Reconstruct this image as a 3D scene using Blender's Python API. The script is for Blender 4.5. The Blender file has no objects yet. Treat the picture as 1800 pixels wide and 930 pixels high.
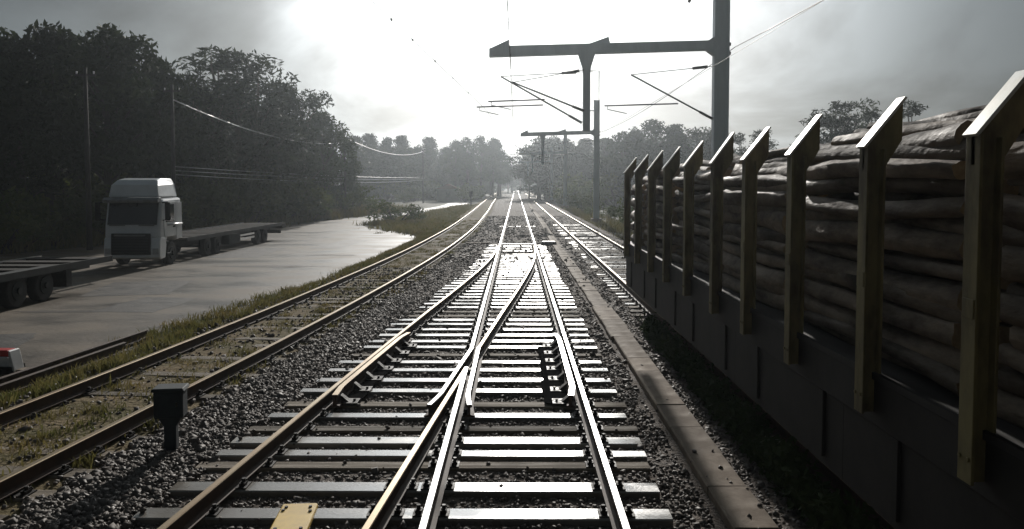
import bpy, math, random
import numpy as np
from mathutils import Vector, Matrix, Euler

sc = bpy.context.scene
COL = sc.collection
R = math.radians
rnd = random.Random(7)

# ------------------------------------------------------------------ camera
CAMZ = 3.10                      # eye height above the sleeper tops
cam_d = bpy.data.cameras.new('camera')
cam_d.lens = 28.0
cam_d.sensor_width = 36.0
cam_d.shift_y = -70.0 / 1800.0
cam_d.clip_start = 0.1
cam_d.clip_end = 4000
cam = bpy.data.objects.new('camera', cam_d)
cam.location = (0, 0, CAMZ)
cam.rotation_euler = (R(90 - 2.86), 0, R(0.29))
COL.objects.link(cam)
sc.camera = cam

# ------------------------------------------------------------------ light
SUN_EL, SUN_AZ = 18.7, 1.2       # degrees; azimuth measured from +Y towards +X
sun_dir = Vector((math.sin(R(SUN_AZ)) * math.cos(R(SUN_EL)), math.cos(R(SUN_AZ)) * math.cos(R(SUN_EL)), math.sin(R(SUN_EL))))
sd = bpy.data.lights.new('sun', 'SUN')
sd.energy = 3.6
sd.angle = R(0.6)
sd.color = (1.0, 0.955, 0.89)
so = bpy.data.objects.new('sun', sd)
so.rotation_euler = (-sun_dir).to_track_quat('-Z', 'Y').to_euler()
so.location = (0, 0, 60)
COL.objects.link(so)

world = bpy.data.worlds.new('World')
sc.world = world
world.use_nodes = True
wn, wl = world.node_tree.nodes, world.node_tree.links
wn.clear()


def wnode(t, **kw):
    n = wn.new(t)
    for k, v in kw.items():
        setattr(n, k, v)
    return n


def wmath(op, a, b=None, c=None):
    n = wnode('ShaderNodeMath', operation=op)
    for i, x in enumerate((a, b, c)):
        if x is None:
            continue
        if isinstance(x, (int, float)):
            n.inputs[i].default_value = x
        else:
            wl.new(x, n.inputs[i])
    return n.outputs[0]


out = wnode('ShaderNodeOutputWorld')
bg = wnode('ShaderNodeBackground')
bg.inputs['Strength'].default_value = 0.10
wl.new(bg.outputs[0], out.inputs['Surface'])
sky = wnode('ShaderNodeTexSky', sky_type='NISHITA', sun_disc=False)
sky.sun_elevation = R(SUN_EL)
sky.sun_rotation = R(SUN_AZ)
sky.dust_density = 3.0
sky.air_density = 1.0
tc = wnode('ShaderNodeTexCoord')
nrm = wnode('ShaderNodeVectorMath', operation='NORMALIZE')
wl.new(tc.outputs['Generated'], nrm.inputs[0])
dot = wnode('ShaderNodeVectorMath', operation='DOT_PRODUCT')
wl.new(nrm.outputs[0], dot.inputs[0])
dot.inputs[1].default_value = sun_dir
ang = wmath('ARCCOSINE', wmath('MINIMUM', dot.outputs['Value'], 0.99999))       # angle from the sun, radians
# forward-scattered light of a thin cloud deck: bright round the sun, even grey elsewhere
lobe1 = wmath('EXPONENT', wmath('MULTIPLY', wmath('POWER', wmath('DIVIDE', ang, R(14.2)), 2.0), -1.0))
lobe2 = wmath('EXPONENT', wmath('MULTIPLY', wmath('POWER', wmath('DIVIDE', ang, R(30)), 2.0), -1.0))
sep = wnode('ShaderNodeSeparateXYZ')
wl.new(nrm.outputs[0], sep.inputs[0])
zz = wmath('ADD', wmath('MAXIMUM', sep.outputs['Z'], 0.0), 0.30)
cmb = wnode('ShaderNodeCombineXYZ')
wl.new(wmath('DIVIDE', sep.outputs['X'], zz), cmb.inputs['X'])
wl.new(wmath('DIVIDE', sep.outputs['Y'], zz), cmb.inputs['Y'])
cmb.inputs['Z'].default_value = 11.7
nz = wnode('ShaderNodeTexNoise')
nz.inputs['Scale'].default_value = 1.25
nz.inputs['Detail'].default_value = 6
nz.inputs['Roughness'].default_value = 0.52
nz.inputs['Distortion'].default_value = 0.4
wl.new(cmb.outputs[0], nz.inputs['Vector'])
dens = wnode('ShaderNodeMapRange', interpolation_type='SMOOTHSTEP')
dens.inputs['From Min'].default_value = 0.38
dens.inputs['From Max'].default_value = 0.63
wl.new(nz.outputs['Fac'], dens.inputs['Value'])
thick = dens.outputs['Result']
lobe3 = wmath('EXPONENT', wmath('MULTIPLY', wmath('POWER', wmath('DIVIDE', ang, R(62)), 2.0), -1.0))   # the deck darkens steadily away from the sun
base = wmath('MULTIPLY', wmath('ADD', 0.55, lobe3), wmath('ADD', 0.50, wmath('MULTIPLY', wmath('SUBTRACT', 1.0, thick), 0.45)))
glow = wmath('ADD', wmath('MULTIPLY', lobe1, 44.0), wmath('MULTIPLY', lobe2, 0.9))
glow = wmath('MULTIPLY', glow, wmath('SUBTRACT', 1.0, wmath('MULTIPLY', thick, 0.58)))
rad = wmath('ADD', base, glow)
tint = wnode('ShaderNodeMix', data_type='RGBA')
wl.new(wmath('MINIMUM', wmath('ADD', lobe1, lobe2), 1.0), tint.inputs['Factor'])
tint.inputs['A'].default_value = (0.80, 0.98, 1.08, 1)
tint.inputs['B'].default_value = (0.95, 1.0, 1.03, 1)
csc = wnode('ShaderNodeVectorMath', operation='SCALE')
wl.new(tint.outputs['Result'], csc.inputs[0])
wl.new(rad, csc.inputs['Scale'])
mixs = wnode('ShaderNodeMix', data_type='RGBA')
mixs.inputs['Factor'].default_value = 0.965
wl.new(sky.outputs[0], mixs.inputs['A'])
wl.new(csc.outputs[0], mixs.inputs['B'])
wl.new(mixs.outputs['Result'], bg.inputs['Color'])

sc.view_settings.view_transform = 'Standard'
sc.view_settings.look = 'None'
sc.view_settings.exposure = 0.0
sc.view_settings.gamma = 1.0
sc.cycles.use_denoising = True
sc.cycles.max_bounces = 6
sc.cycles.transparent_max_bounces = 4
sc.cycles.volume_bounces = 0
sc.cycles.sample_clamp_indirect = 4.0
sc.cycles.sample_clamp_direct = 12.0


# ------------------------------------------------------------------ helpers
def link(o, parent=None):
    COL.objects.link(o)
    if parent is not None:
        o.parent = parent
    return o


def tag(o, label=None, cat=None, group=None, kind=None):
    if label:
        o['label'] = label
    if cat:
        o['category'] = cat
    if group:
        o['group'] = group
    if kind:
        o['kind'] = kind
    return o


def thing(name, label, cat, loc=(0, 0, 0), rz=0.0, group=None):
    o = bpy.data.objects.new(name, None)
    o.empty_display_size = 0.3
    o.location = loc
    o.rotation_euler = (0, 0, rz)
    link(o)
    return tag(o, label, cat, group)


class MB:
    """collects boxes, tubes, prisms and sweeps, then becomes one mesh"""

    def __init__(s):
        s.v, s.f, s.m, s.sm = [], [], [], []

    def add(s, vs, fs, mi=0, smooth=False):
        b = len(s.v)
        s.v += [tuple(p) for p in vs]
        for i, f in enumerate(fs):
            s.f.append(tuple(b + k for k in f))
            s.m.append(mi[i] if isinstance(mi, (list, tuple)) else mi)
            s.sm.append(smooth)
        return s

    def box(s, x0, x1, y0, y1, z0, z1, mi=0, mat=None):
        vs = [Vector(p) for p in ((x0, y0, z0), (x1, y0, z0), (x1, y1, z0), (x0, y1, z0), (x0, y0, z1), (x1, y0, z1), (x1, y1, z1), (x0, y1, z1))]
        if mat is not None:
            vs = [mat @ p for p in vs]
        return s.add(vs, [(3, 2, 1, 0), (4, 5, 6, 7), (0, 1, 5, 4), (1, 2, 6, 5), (2, 3, 7, 6), (3, 0, 4, 7)], mi)

    def tube(s, pts, rad, n=8, mi=0, cap=True, smooth=True):
        pts = [Vector(p) for p in pts]
        rads = rad if isinstance(rad, (list, tuple)) else [rad] * len(pts)
        vs, fs = [], []
        up = None
        for i, p in enumerate(pts):
            d = (pts[min(i + 1, len(pts) - 1)] - pts[max(i - 1, 0)]).normalized()
            if up is None:
                up = Vector((0, 0, 1)) if abs(d.z) < 0.9 else Vector((1, 0, 0))
            a = d.cross(up).normalized()
            b = a.cross(d).normalized()
            for k in range(n):
                t = 2 * math.pi * k / n
                vs.append(p + (a * math.cos(t) + b * math.sin(t)) * rads[i])
        for i in range(len(pts) - 1):
            for k in range(n):
                fs.append((i * n + k, i * n + (k + 1) % n, (i + 1) * n + (k + 1) % n, (i + 1) * n + k))
        s.add(vs, fs, mi, smooth)
        if cap:
            L = (len(pts) - 1) * n
            b = len(s.v) - len(vs)
            s.f.append(tuple(b + k for k in range(n))[::-1])
            s.f.append(tuple(b + L + k for k in range(n)))
            s.m += [mi, mi]
            s.sm += [False, False]
        return s

    def prism(s, prof, a0, a1, axis='y', mi=0):
        """closed polygon prof extruded along an axis: y -> prof is (x,z); x -> prof is (y,z); z -> (x,y)"""
        n = len(prof)

        def P(p, a):
            return (p[0], a, p[1]) if axis == 'y' else ((a, p[0], p[1]) if axis == 'x' else (p[0], p[1], a))
        vs = [P(p, a0) for p in prof] + [P(p, a1) for p in prof]
        fs = [tuple(range(n))[::-1], tuple(range(n, 2 * n))]
        fs += [(k, (k + 1) % n, n + (k + 1) % n, n + k) for k in range(n)]
        return s.add(vs, fs, mi)

    def sweep(s, prof, path, mis, cap=True):
        """prof (u lateral, w up), path of (x,y,z)"""
        n = len(prof)
        pts = [Vector(p) for p in path]
        vs, fs, ms = [], [], []
        for i, p in enumerate(pts):
            d = (pts[min(i + 1, len(pts) - 1)] - pts[max(i - 1, 0)])
            d.z = 0
            d.normalize()
            lat = Vector((d.y, -d.x, 0))
            for u, w in prof:
                vs.append(p + lat * u + Vector((0, 0, w)))
        for i in range(len(pts) - 1):
            for k in range(n):
                fs.append((i * n + k, i * n + (k + 1) % n, (i + 1) * n + (k + 1) % n, (i + 1) * n + k))
                ms.append(mis[k])
        if cap:
            fs += [tuple(range(n)), tuple(range((len(pts) - 1) * n, len(pts) * n))[::-1]]
            ms += [0, 0]
        return s.add(vs, fs, ms)

    def mesh(s, name, mats):
        me = bpy.data.meshes.new(name)
        me.from_pydata(s.v, [], s.f)
        for m in (mats if isinstance(mats, (list, tuple)) else [mats]):
            me.materials.append(m)
        me.polygons.foreach_set('material_index', s.m)
        me.polygons.foreach_set('use_smooth', s.sm)
        me.update()
        return me

    def build(s, name, mats, parent=None, bevel=0.0, loc=None, fixn=True):
        me = s.mesh(name, mats)
        if fixn:
            import bmesh
            bm = bmesh.new()
            bm.from_mesh(me)
            bmesh.ops.recalc_face_normals(bm, faces=bm.faces)
            bm.to_mesh(me)
            bm.free()
        o = bpy.data.objects.new(name, me)
        if loc:
            o.location = loc
        if bevel:
            b = o.modifiers.new('bevel', 'BEVEL')
            b.width = bevel
            b.segments = 2
            b.limit_method = 'ANGLE'
            b.angle_limit = R(40)
        return link(o, parent)


def inst(me, name, parent=None, loc=(0, 0, 0), rot=(0, 0, 0), scale=(1, 1, 1)):
    o = bpy.data.objects.new(name, me)
    o.location, o.rotation_euler, o.scale = loc, rot, scale
    return link(o, parent)


def np_mesh(name, verts, faces, k, mats, smooth=False):
    """mesh from numpy arrays, every face with k corners"""
    me = bpy.data.meshes.new(name)
    nv, nf = len(verts), len(faces)
    me.vertices.add(nv)
    me.vertices.foreach_set('co', np.ascontiguousarray(verts, dtype=np.float32).ravel())
    me.loops.add(nf * k)
    me.loops.foreach_set('vertex_index', np.ascontiguousarray(faces, dtype=np.int32).ravel())
    me.polygons.add(nf)
    me.polygons.foreach_set('loop_start', np.arange(0, nf * k, k, dtype=np.int32))
    me.polygons.foreach_set('loop_total', np.full(nf, k, dtype=np.int32))
    if smooth:
        me.polygons.foreach_set('use_smooth', np.ones(nf, dtype=bool))
    me.update(calc_edges=True)
    me.validate()
    for m in mats:
        me.materials.append(m)
    return me


# ------------------------------------------------------------------ materials
def mat(name, c1, c2=None, rough=0.6, rough2=None, metal=0.0, scale=6.0, bump=0.0, bscale=None, detail=5, lo=0.35, hi=0.65,
        spec=0.5, stretch=(1, 1, 1), objvar=0.0, coat=0.0, transl=0.0, coords='Object'):
    m = bpy.data.materials.new(name)
    m.use_nodes = True
    nt = m.node_tree
    N, L = nt.nodes, nt.links
    p = N['Principled BSDF']
    p.inputs['Metallic'].default_value = metal
    p.inputs['Roughness'].default_value = rough
    p.inputs['Specular IOR Level'].default_value = spec
    if coat:
        p.inputs['Coat Weight'].default_value = coat
        p.inputs['Coat Roughness'].default_value = 0.12
    c1 = tuple(c1) + (1,)
    c2 = tuple(c2) + (1,) if c2 else c1
    t = N.new('ShaderNodeTexCoord')
    src = t.outputs['Object']
    if coords == 'World':
        g = N.new('ShaderNodeNewGeometry')
        src = g.outputs['Position']
    mp = N.new('ShaderNodeMapping')
    mp.inputs['Scale'].default_value = stretch
    L.new(src, mp.inputs['Vector'])
    nz = N.new('ShaderNodeTexNoise')
    nz.inputs['Scale'].default_value = scale
    nz.inputs['Detail'].default_value = detail
    nz.inputs['Roughness'].default_value = 0.62
    L.new(mp.outputs[0], nz.inputs['Vector'])
    mr = N.new('ShaderNodeMapRange')
    mr.inputs['From Min'].default_value = lo
    mr.inputs['From Max'].default_value = hi
    L.new(nz.outputs['Fac'], mr.inputs['Value'])
    mx = N.new('ShaderNodeMix')
    mx.data_type = 'RGBA'
    mx.inputs['A'].default_value = c1
    mx.inputs['B'].default_value = c2
    L.new(mr.outputs[0], mx.inputs['Factor'])
    colr = mx.outputs['Result']
    if objvar:
        oi = N.new('ShaderNodeObjectInfo')
        hsv = N.new('ShaderNodeHueSaturation')
        r2 = N.new('ShaderNodeMapRange')
        r2.inputs['To Min'].default_value = 1 - objvar
        r2.inputs['To Max'].default_value = 1 + objvar
        L.new(oi.outputs['Random'], r2.inputs['Value'])
        L.new(r2.outputs[0], hsv.inputs['Value'])
        L.new(colr, hsv.inputs['Color'])
        colr = hsv.outputs[0]
    L.new(colr, p.inputs['Base Color'])
    if rough2 is not None:
        r3 = N.new('ShaderNodeMapRange')
        r3.inputs['From Min'].default_value = lo
        r3.inputs['From Max'].default_value = hi
        r3.inputs['To Min'].default_value = rough
        r3.inputs['To Max'].default_value = rough2
        L.new(nz.outputs['Fac'], r3.inputs['Value'])
        L.new(r3.outputs[0], p.inputs['Roughness'])
    if bump:
        nb = N.new('ShaderNodeTexNoise')
        nb.inputs['Scale'].default_value = bscale or scale * 4
        nb.inputs['Detail'].default_value = 4
        L.new(mp.outputs[0], nb.inputs['Vector'])
        bp = N.new('ShaderNodeBump')
        bp.inputs['Strength'].default_value = 1.0
        bp.inputs['Distance'].default_value = bump
        L.new(nb.outputs['Fac'], bp.inputs['Height'])
        L.new(bp.outputs[0], p.inputs['Normal'])
    if transl:
        tr = N.new('ShaderNodeBsdfTranslucent')
        L.new(colr, tr.inputs['Color'])
        ms = N.new('ShaderNodeMixShader')
        ms.inputs[0].default_value = transl
        L.new(p.outputs[0], ms.inputs[1])
        L.new(tr.outputs[0], ms.inputs[2])
        L.new(ms.outputs[0], N['Material Output'].inputs['Surface'])
    return m


M = {}
M['ground'] = mat('soil and weeds', (0.07, 0.06, 0.04), (0.06, 0.07, 0.03), 0.9, scale=0.35, bump=0.05, bscale=6, coords='World')
M['ballast'] = mat('ballast grit', (0.15, 0.12, 0.098), (0.09, 0.072, 0.06), 0.95, 0.8, spec=0.2, scale=3.0, bump=0.05, bscale=22, coords='World')
M['siding_soil'] = mat('muddy siding soil', (0.21, 0.155, 0.09), (0.12, 0.105, 0.05), 0.95, spec=0.1, scale=1.6, bump=0.05, bscale=12, coords='World')
M['stone'] = mat('ballast stone', (0.16, 0.143, 0.13), (0.085, 0.068, 0.057), 0.85, 0.55, spec=0.3, scale=11, lo=0.3, hi=0.7, coords='World')
M['asphalt'] = mat('wet yard asphalt', (0.12, 0.088, 0.052), (0.05, 0.039, 0.026), 0.72, 0.42, lo=0.38, hi=0.62, spec=0.5, scale=0.45, bump=0.010, bscale=13, stretch=(0.7, 1.1, 1), coords='World', detail=8)
M['sleeper'] = mat('wet grey sleeper', (0.30, 0.27, 0.23), (0.18, 0.16, 0.135), 0.12, 0.36, scale=1.3, bump=0.0015, bscale=30, stretch=(1, 2, 1), objvar=0.35, coords='World', lo=0.4, hi=0.6, spec=0.9)
M['old_sleeper'] = mat('weathered brown sleeper', (0.23, 0.19, 0.145), (0.12, 0.098, 0.073), 0.7, 0.95, spec=0.25, scale=2.5, bump=0.008, bscale=25, stretch=(1, 4, 1), objvar=0.35)
M['rust'] = mat('rusty rail side', (0.085, 0.045, 0.025), (0.05, 0.03, 0.02), 0.75, scale=9, bump=0.002)
M['polish'] = mat('polished rail head', (0.62, 0.62, 0.62), (0.5, 0.49, 0.47), 0.2, 0.34, metal=1.0, scale=1.2, stretch=(1, 0.4, 1))
M['dull_head'] = mat('little used rail head', (0.34, 0.27, 0.17), (0.24, 0.17, 0.10), 0.38, 0.55, metal=0.8, scale=3, stretch=(1, 0.3, 1))
M['iron'] = mat('dark wet ironwork', (0.04, 0.034, 0.03), (0.024, 0.02, 0.018), 0.5, 0.8, spec=0.35, scale=14)
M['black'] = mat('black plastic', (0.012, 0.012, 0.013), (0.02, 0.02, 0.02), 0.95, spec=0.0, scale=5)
M['rubber'] = mat('tyre rubber', (0.016, 0.016, 0.016), (0.028, 0.026, 0.024), 0.8, scale=8)
M['concrete'] = mat('trough lid concrete', (0.27, 0.215, 0.16), (0.18, 0.14, 0.105), 0.8, 0.95, spec=0.25, scale=3, bump=0.006, objvar=0.18)
M['yellow'] = mat('yellow balise casing', (0.78, 0.52, 0.09), (0.62, 0.40, 0.07), 0.5, scale=5)
M['mast'] = mat('weathered mast steel', (0.70, 0.77, 0.82), (0.58, 0.64, 0.69), 0.5, metal=0.2, scale=2, stretch=(1, 1, 0.3))
M['tube'] = mat('galvanised tube', (0.25, 0.26, 0.27), (0.18, 0.18, 0.18), 0.5, metal=0.5, scale=5)
M['insul'] = mat('brown insulator', (0.10, 0.06, 0.05), (0.07, 0.04, 0.035), 0.3, scale=5)
M['wire'] = mat('weathered copper wire', (0.10, 0.09, 0.08), (0.07, 0.065, 0.06), 0.5, metal=0.6, scale=2)
M['cable'] = mat('pale overhead cable', (0.75, 0.75, 0.75), (0.65, 0.65, 0.65), 0.3, metal=0.3, scale=2)
M['olive'] = mat('dirty yellow stake paint', (0.27, 0.22, 0.09), (0.10, 0.075, 0.04), 0.6, 0.75, scale=4, stretch=(1, 1, 0.4), bump=0.002)
M['lit_flange'] = mat('steel coloured as sunlit', (0.62, 0.6, 0.54), (0.46, 0.43, 0.36), 0.28, 0.42, metal=0.3, scale=8)
M['wagon'] = mat('grimy wagon steel', (0.026, 0.022, 0.02), (0.014, 0.012, 0.011), 0.7, scale=3)
M['bark'] = mat('peeled eucalyptus bark', (0.26, 0.20, 0.145), (0.055, 0.042, 0.033), 0.62, 0.92, spec=0.3, scale=3, bump=0.02, bscale=18, stretch=(1, 0.35, 1), objvar=0.45)
M['logend'] = mat('cut log end', (0.36, 0.27, 0.17), (0.25, 0.18, 0.11), 0.8, scale=14, objvar=0.2)
M['trunk'] = mat('tree bark', (0.07, 0.058, 0.045), (0.04, 0.034, 0.028), 0.9, scale=3, stretch=(1, 1, 0.3))
M['euc_trunk'] = mat('pale eucalyptus bark', (0.22, 0.19, 0.15), (0.12, 0.10, 0.08), 0.8, scale=2, stretch=(1, 1, 0.25))
M['leaf_pine'] = mat('pine foliage', (0.032, 0.05, 0.024), (0.06, 0.078, 0.032), 0.75, scale=0.5, objvar=0.25, transl=0.14, spec=0.1)
M['leaf_euc'] = mat('eucalyptus foliage', (0.04, 0.056, 0.038), (0.078, 0.092, 0.052), 0.6, scale=0.5, objvar=0.25, transl=0.2, spec=0.15)
M['leaf_bush'] = mat('scrub foliage', (0.055, 0.082, 0.02), (0.105, 0.12, 0.032), 0.75, scale=1.2, objvar=0.3, transl=0.3, spec=0.2)
M['grass'] = mat('dry verge grass', (0.21, 0.165, 0.065), (0.10, 0.11, 0.032), 0.8, scale=0.8, transl=0.35, spec=0.2, coords='World')
M['deck'] = mat('dark wet deck planks', (0.04, 0.034, 0.028), (0.022, 0.02, 0.018), 0.8, 0.95, spec=0.15, scale=2)
M['white'] = mat('dusty white cab paint', (0.80, 0.82, 0.84), (0.68, 0.70, 0.72), 0.32, scale=1.5, coat=0.3)
M['glass'] = mat('dark cab glass', (0.012, 0.016, 0.022), (0.015, 0.02, 0.026), 0.06, scale=1, spec=0.6)
M['chassis'] = mat('dark chassis paint', (0.03, 0.034, 0.034), (0.02, 0.022, 0.022), 0.75, spec=0.25, scale=3)
M['silver'] = mat('bare aluminium', (0.5, 0.5, 0.5), (0.4, 0.4, 0.4), 0.3, metal=0.9, scale=4)
M['lamp'] = mat('lamp lens', (0.5, 0.5, 0.5), (0.4, 0.4, 0.42), 0.12, scale=4)
M['red'] = mat('red barrier plastic', (0.5, 0.035, 0.03), (0.38, 0.03, 0.03), 0.45, scale=4)
M['white_plastic'] = mat('white barrier plastic', (0.6, 0.6, 0.6), (0.48, 0.48, 0.48), 0.5, scale=4)
M['box'] = mat('blue grey cabinet paint', (0.035, 0.045, 0.05), (0.022, 0.028, 0.032), 0.7, spec=0.25, scale=4)
M['pole'] = mat('weathered timber pole', (0.055, 0.05, 0.045), (0.04, 0.036, 0.033), 0.85, scale=3)
M['wall'] = mat('pale render', (0.55, 0.53, 0.5), (0.46, 0.44, 0.42), 0.8, scale=2)
M['roof'] = mat('clay roof', (0.22, 0.10, 0.06), (0.16, 0.075, 0.05), 0.8, scale=3)

# ------------------------------------------------------------------ track geometry
RH = 0.172                       # rail height, rail foot on the sleeper top (z = 0)
XL, XR = -0.80, 0.945            # the two running rails of our track
YL = -0.35                       # level of the yard and the land around


def hermite(xs, ys):
    xs, ys = np.array(xs, float), np.array(ys, float)
    m = np.gradient(ys, xs)

    def f(x):
        x = min(max(x, xs[0]), xs[-1])
        i = min(max(int(np.searchsorted(xs, x)) - 1, 0), len(xs) - 2)
        h = xs[i + 1] - xs[i]
        t = (x - xs[i]) / h
        return float((2 * t**3 - 3 * t**2 + 1) * ys[i] + (t**3 - 2 * t**2 + t) * h * m[i] + (-2 * t**3 + 3 * t**2) * ys[i + 1] + (t**3 - t**2) * h * m[i + 1])
    return f


off = hermite([-6, 0, 6.8, 13, 18.3, 22.7, 31, 40.0], [3.2, 2.74, 2.22, 1.72, 1.26, 0.86, 0.25, 0.0])   # how far the diverging route lies to the left
ZC = 12.8                        # the crossing: the diverging right rail meets our left rail
left_c = hermite([-6, 0, 8, 15, 24, 35, 50, 80, 130, 210, 300, 420], [-7.3, -6.72, -5.98, -5.32, -4.68, -4.14, -3.82, -3.95, -4.7, -5.6, -6.4, -7.4])
RC = 4.15
G2 = 0.872

PROF = [(-.075, 0), (.075, 0), (.075, .014), (.012, .03), (.011, .125), (.036, .135), (.036, .163), (.029, RH), (-.029, RH), (-.036, .163), (-.036, .135), (-.011, .125), (-.012, .03), (-.075, .014)]
PMI = [0] * len(PROF)
for _k in (6, 7, 8):
    PMI[_k] = 1
CHK = [(-.06, .02), (.06, .02), (.06, .04), (.016, .05), (.016, .15), (.04, .16), (.04, .193), (-.04, .193), (-.04, .16), (-.03, .15), (-.03, .05), (-.06, .04)]
CMI = [0] * len(CHK)
CMI[6] = 1


def frange(a, b, st):
    n = max(1, int(round((b - a) / st)))
    return [a + (b - a) * i / n for i in range(n + 1)]


def rail(parent, fx, y0, y1, step, head='polish', dz=0.0, prof=None, mi=None, name='rail'):
    path = [(fx(y), y, dz) for y in frange(y0, y1, step)]
    return MB().sweep(prof or PROF, path, mi or PMI).build(name, [M['rust'], M[head]], parent)


# ------------------------------------------------------------------ setting: ground, bed, yard
def grid_sheet(name, rows, mats, zfun=None, mi=None):
    """rows: list of equally long lists of (x,y,z)"""
    n = len(rows[0])
    v = [p for r in rows for p in r]
    f = [(i * n + k, i * n + k + 1, (i + 1) * n + k + 1, (i + 1) * n + k) for i in range(len(rows) - 1) for k in range(n - 1)]
    b = MB()
    b.add(v, f, [mi(i, k) if mi else 0 for i in range(len(rows) - 1) for k in range(n - 1)], True)
    return b.build(name, mats, fixn=False)


g = grid_sheet('ground', [[(x, y, YL - 0.008) for x in np.linspace(-420, 420, 15)] for y in np.linspace(-60, 760, 15)], [M['ground']])
tag(g, kind='structure')

ys = frange(-6, 60, 0.3) + frange(61, 420, 4)[0:]
rows = []
for y in ys:
    lc = left_c(y)
    cols = [lc - 2.5, lc - 1.75, lc - 1.3, lc - .6, lc, lc + .6, lc + 1.25] + list(np.linspace(lc + 1.5, 5.6, 40)) + [6.2, 7.0]
    hs = [YL - .03, -.10, -.05, -.02, -.025, -.04, -.055] + [-.058 + .036 * min(1, max(0, (y - 13) / 15))] * 40 + [-.15, YL - .03]
    r = []
    for k, (x, h) in enumerate(zip(cols, hs)):
        if 0 < k < len(cols) - 1 and y < 60:
            h += rnd.uniform(-.014, .012)
        r.append((x + (rnd.uniform(-.04, .04) if y < 60 else 0), y, h))
    rows.append(r)
bed = grid_sheet('ballast_bed', rows, [M['ballast'], M['siding_soil']], mi=lambda i, k: 1 if k < 6 else 0)
tag(bed, kind='structure')

edge = [(-9.6, -4), (-9.2, 8), (-8.75, 14), (-8.45, 18), (-7.75, 24), (-6.9, 30), (-6.45, 38), (-6.35, 52), (-8.4, 58), (-11.5, 63), (-13.2, 70), (-13.0, 80), (-11.4, 95), (-9.9, 110), (-9.0, 128), (-9.3, 160), (-10.0, 200)]
far_edge = [(-34, -4), (-34, 8), (-33, 14), (-32, 18), (-31, 24), (-29, 30), (-26, 38), (-22, 52), (-21, 58), (-20.4, 63), (-19.6, 70), (-18.0, 80), (-15.6, 95), (-13.8, 110), (-12.6, 128), (-13.0, 160), (-14, 200)]
fe, ff = hermite([p[1] for p in edge], [p[0] for p in edge]), hermite([p[1] for p in far_edge], [p[0] for p in far_edge])
rows = []
for y in frange(-4, 200, 0.5):
    a, b = ff(y) + rnd.uniform(-.2, .2), fe(y) + rnd.uniform(-.1, .1)
    rows.append([(a + (b - a) * t, y, YL) for t in np.linspace(0, 1, 9)])
yard = grid_sheet('yard_asphalt', rows, [M['asphalt']])
tag(yard, kind='structure')

M['mud'] = mat('dark mud patch', (0.045, 0.034, 0.022), (0.03, 0.023, 0.015), 0.85, 0.6, spec=0.3, scale=1.5, coords='World')
M['water'] = mat('standing water', (0.02, 0.018, 0.016), (0.025, 0.022, 0.02), 0.06, 0.1, scale=0.8, spec=0.6, coords='World')
for nm, cx, cy, ax, ay, mk in (('mud_patch', -10.4, 33.5, 2.5, .42, 'mud'), ('mud_patch', -12.4, 21.5, 1.3, .22, 'mud'), ('mud_patch', -9.0, 39.0, 1.2, .3, 'mud')):
    ph_ = [rnd.uniform(.65, 1.2) for _ in range(28)]
    vs_ = [(cx, cy, YL + .004)] + [(cx + ax * (ph_[k] + ph_[k - 1]) / 2 * math.cos(k * 2 * math.pi / 28), cy + ay * (ph_[k] + ph_[k - 1]) / 2 * math.sin(k * 2 * math.pi / 28), YL + .004) for k in range(28)]
    tag(MB().add(vs_, [(0, k + 1, (k + 1) % 28 + 1) for k in range(28)]).build(nm, [M[mk]], fixn=False), kind='structure')

M['patch'] = mat('newer asphalt patch', (0.06, 0.05, 0.038), (0.04, 0.034, 0.028), 0.7, 0.5, scale=2.0, bump=0.008, bscale=16, spec=0.5, coords='World')
for cx, cy, ax, ay, rz in ((-12.6, 26.5, 1.3, 1.9, .2), (-10.6, 22.8, .9, 1.4, -.1), (-13.6, 40.5, 1.2, 3.0, .05), (-10.2, 46.5, .8, 3.4, -.08), (-11.9, 17.2, 1.1, .9, .3)):
    vs_ = []
    for k in range(24):
        u = k / 6 % 1
        px_, py_ = [(-1 + 2 * u, -1), (1, -1 + 2 * u), (1 - 2 * u, 1), (-1, 1 - 2 * u)][k // 6]
        px_, py_ = px_ * ax + rnd.uniform(-.06, .06), py_ * ay + rnd.uniform(-.06, .06)
        vs_.append((cx + px_ * math.cos(rz) - py_ * math.sin(rz), cy + px_ * math.sin(rz) + py_ * math.cos(rz), YL + .0042))
    tag(MB().add([(cx, cy, YL + .0042)] + vs_, [(0, k + 1, (k + 1) % 24 + 1) for k in range(24)]).build('asphalt_patch', [M['patch']], fixn=False), kind='structure')

# ------------------------------------------------------------------ tracks
main = thing('railway_track', 'straight polished main track running ahead under the camera', 'railway track')
div = thing('diverging_track', 'turnout track with dull yellowish rails curving off left from the main track', 'railway track')
lsid = thing('siding_track', 'weedy rusty siding track along the edge of the yard', 'railway track')
rsid = thing('siding_track', 'right hand track on which the timber wagon stands', 'railway track')

# sleepers of the turnout: long bearers in the near part, as far as the points
slp = [3.0, 3.65, 4.3, 4.95, 5.6, 6.2, 6.8, 7.38, 8.04, 8.73, 9.08, 9.54, 10.07, 10.6, 11.2, 11.88, 12.55, 13.25, 13.85, 14.5]
while slp[-1] < 41:
    slp.append(slp[-1] + 0.62 + rnd.uniform(-.03, .03))
SL_RECT = []                     # y, half width, x0, x1, top


def sleeper_mesh(w, h, mb=None):
    m = MB()
    prof = [(-w / 2, -h), (w / 2, -h), (w / 2, -.012), (w / 2 - .014, 0), (-w / 2 + .014, 0), (-w / 2, -.012)]
    n = 9
    for a in range(n):          # slightly uneven top, nine bays
        pass
    m.prism(prof, -.5, .5, axis='x')
    return m.mesh('sleeper', [M['sleeper']])


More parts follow.
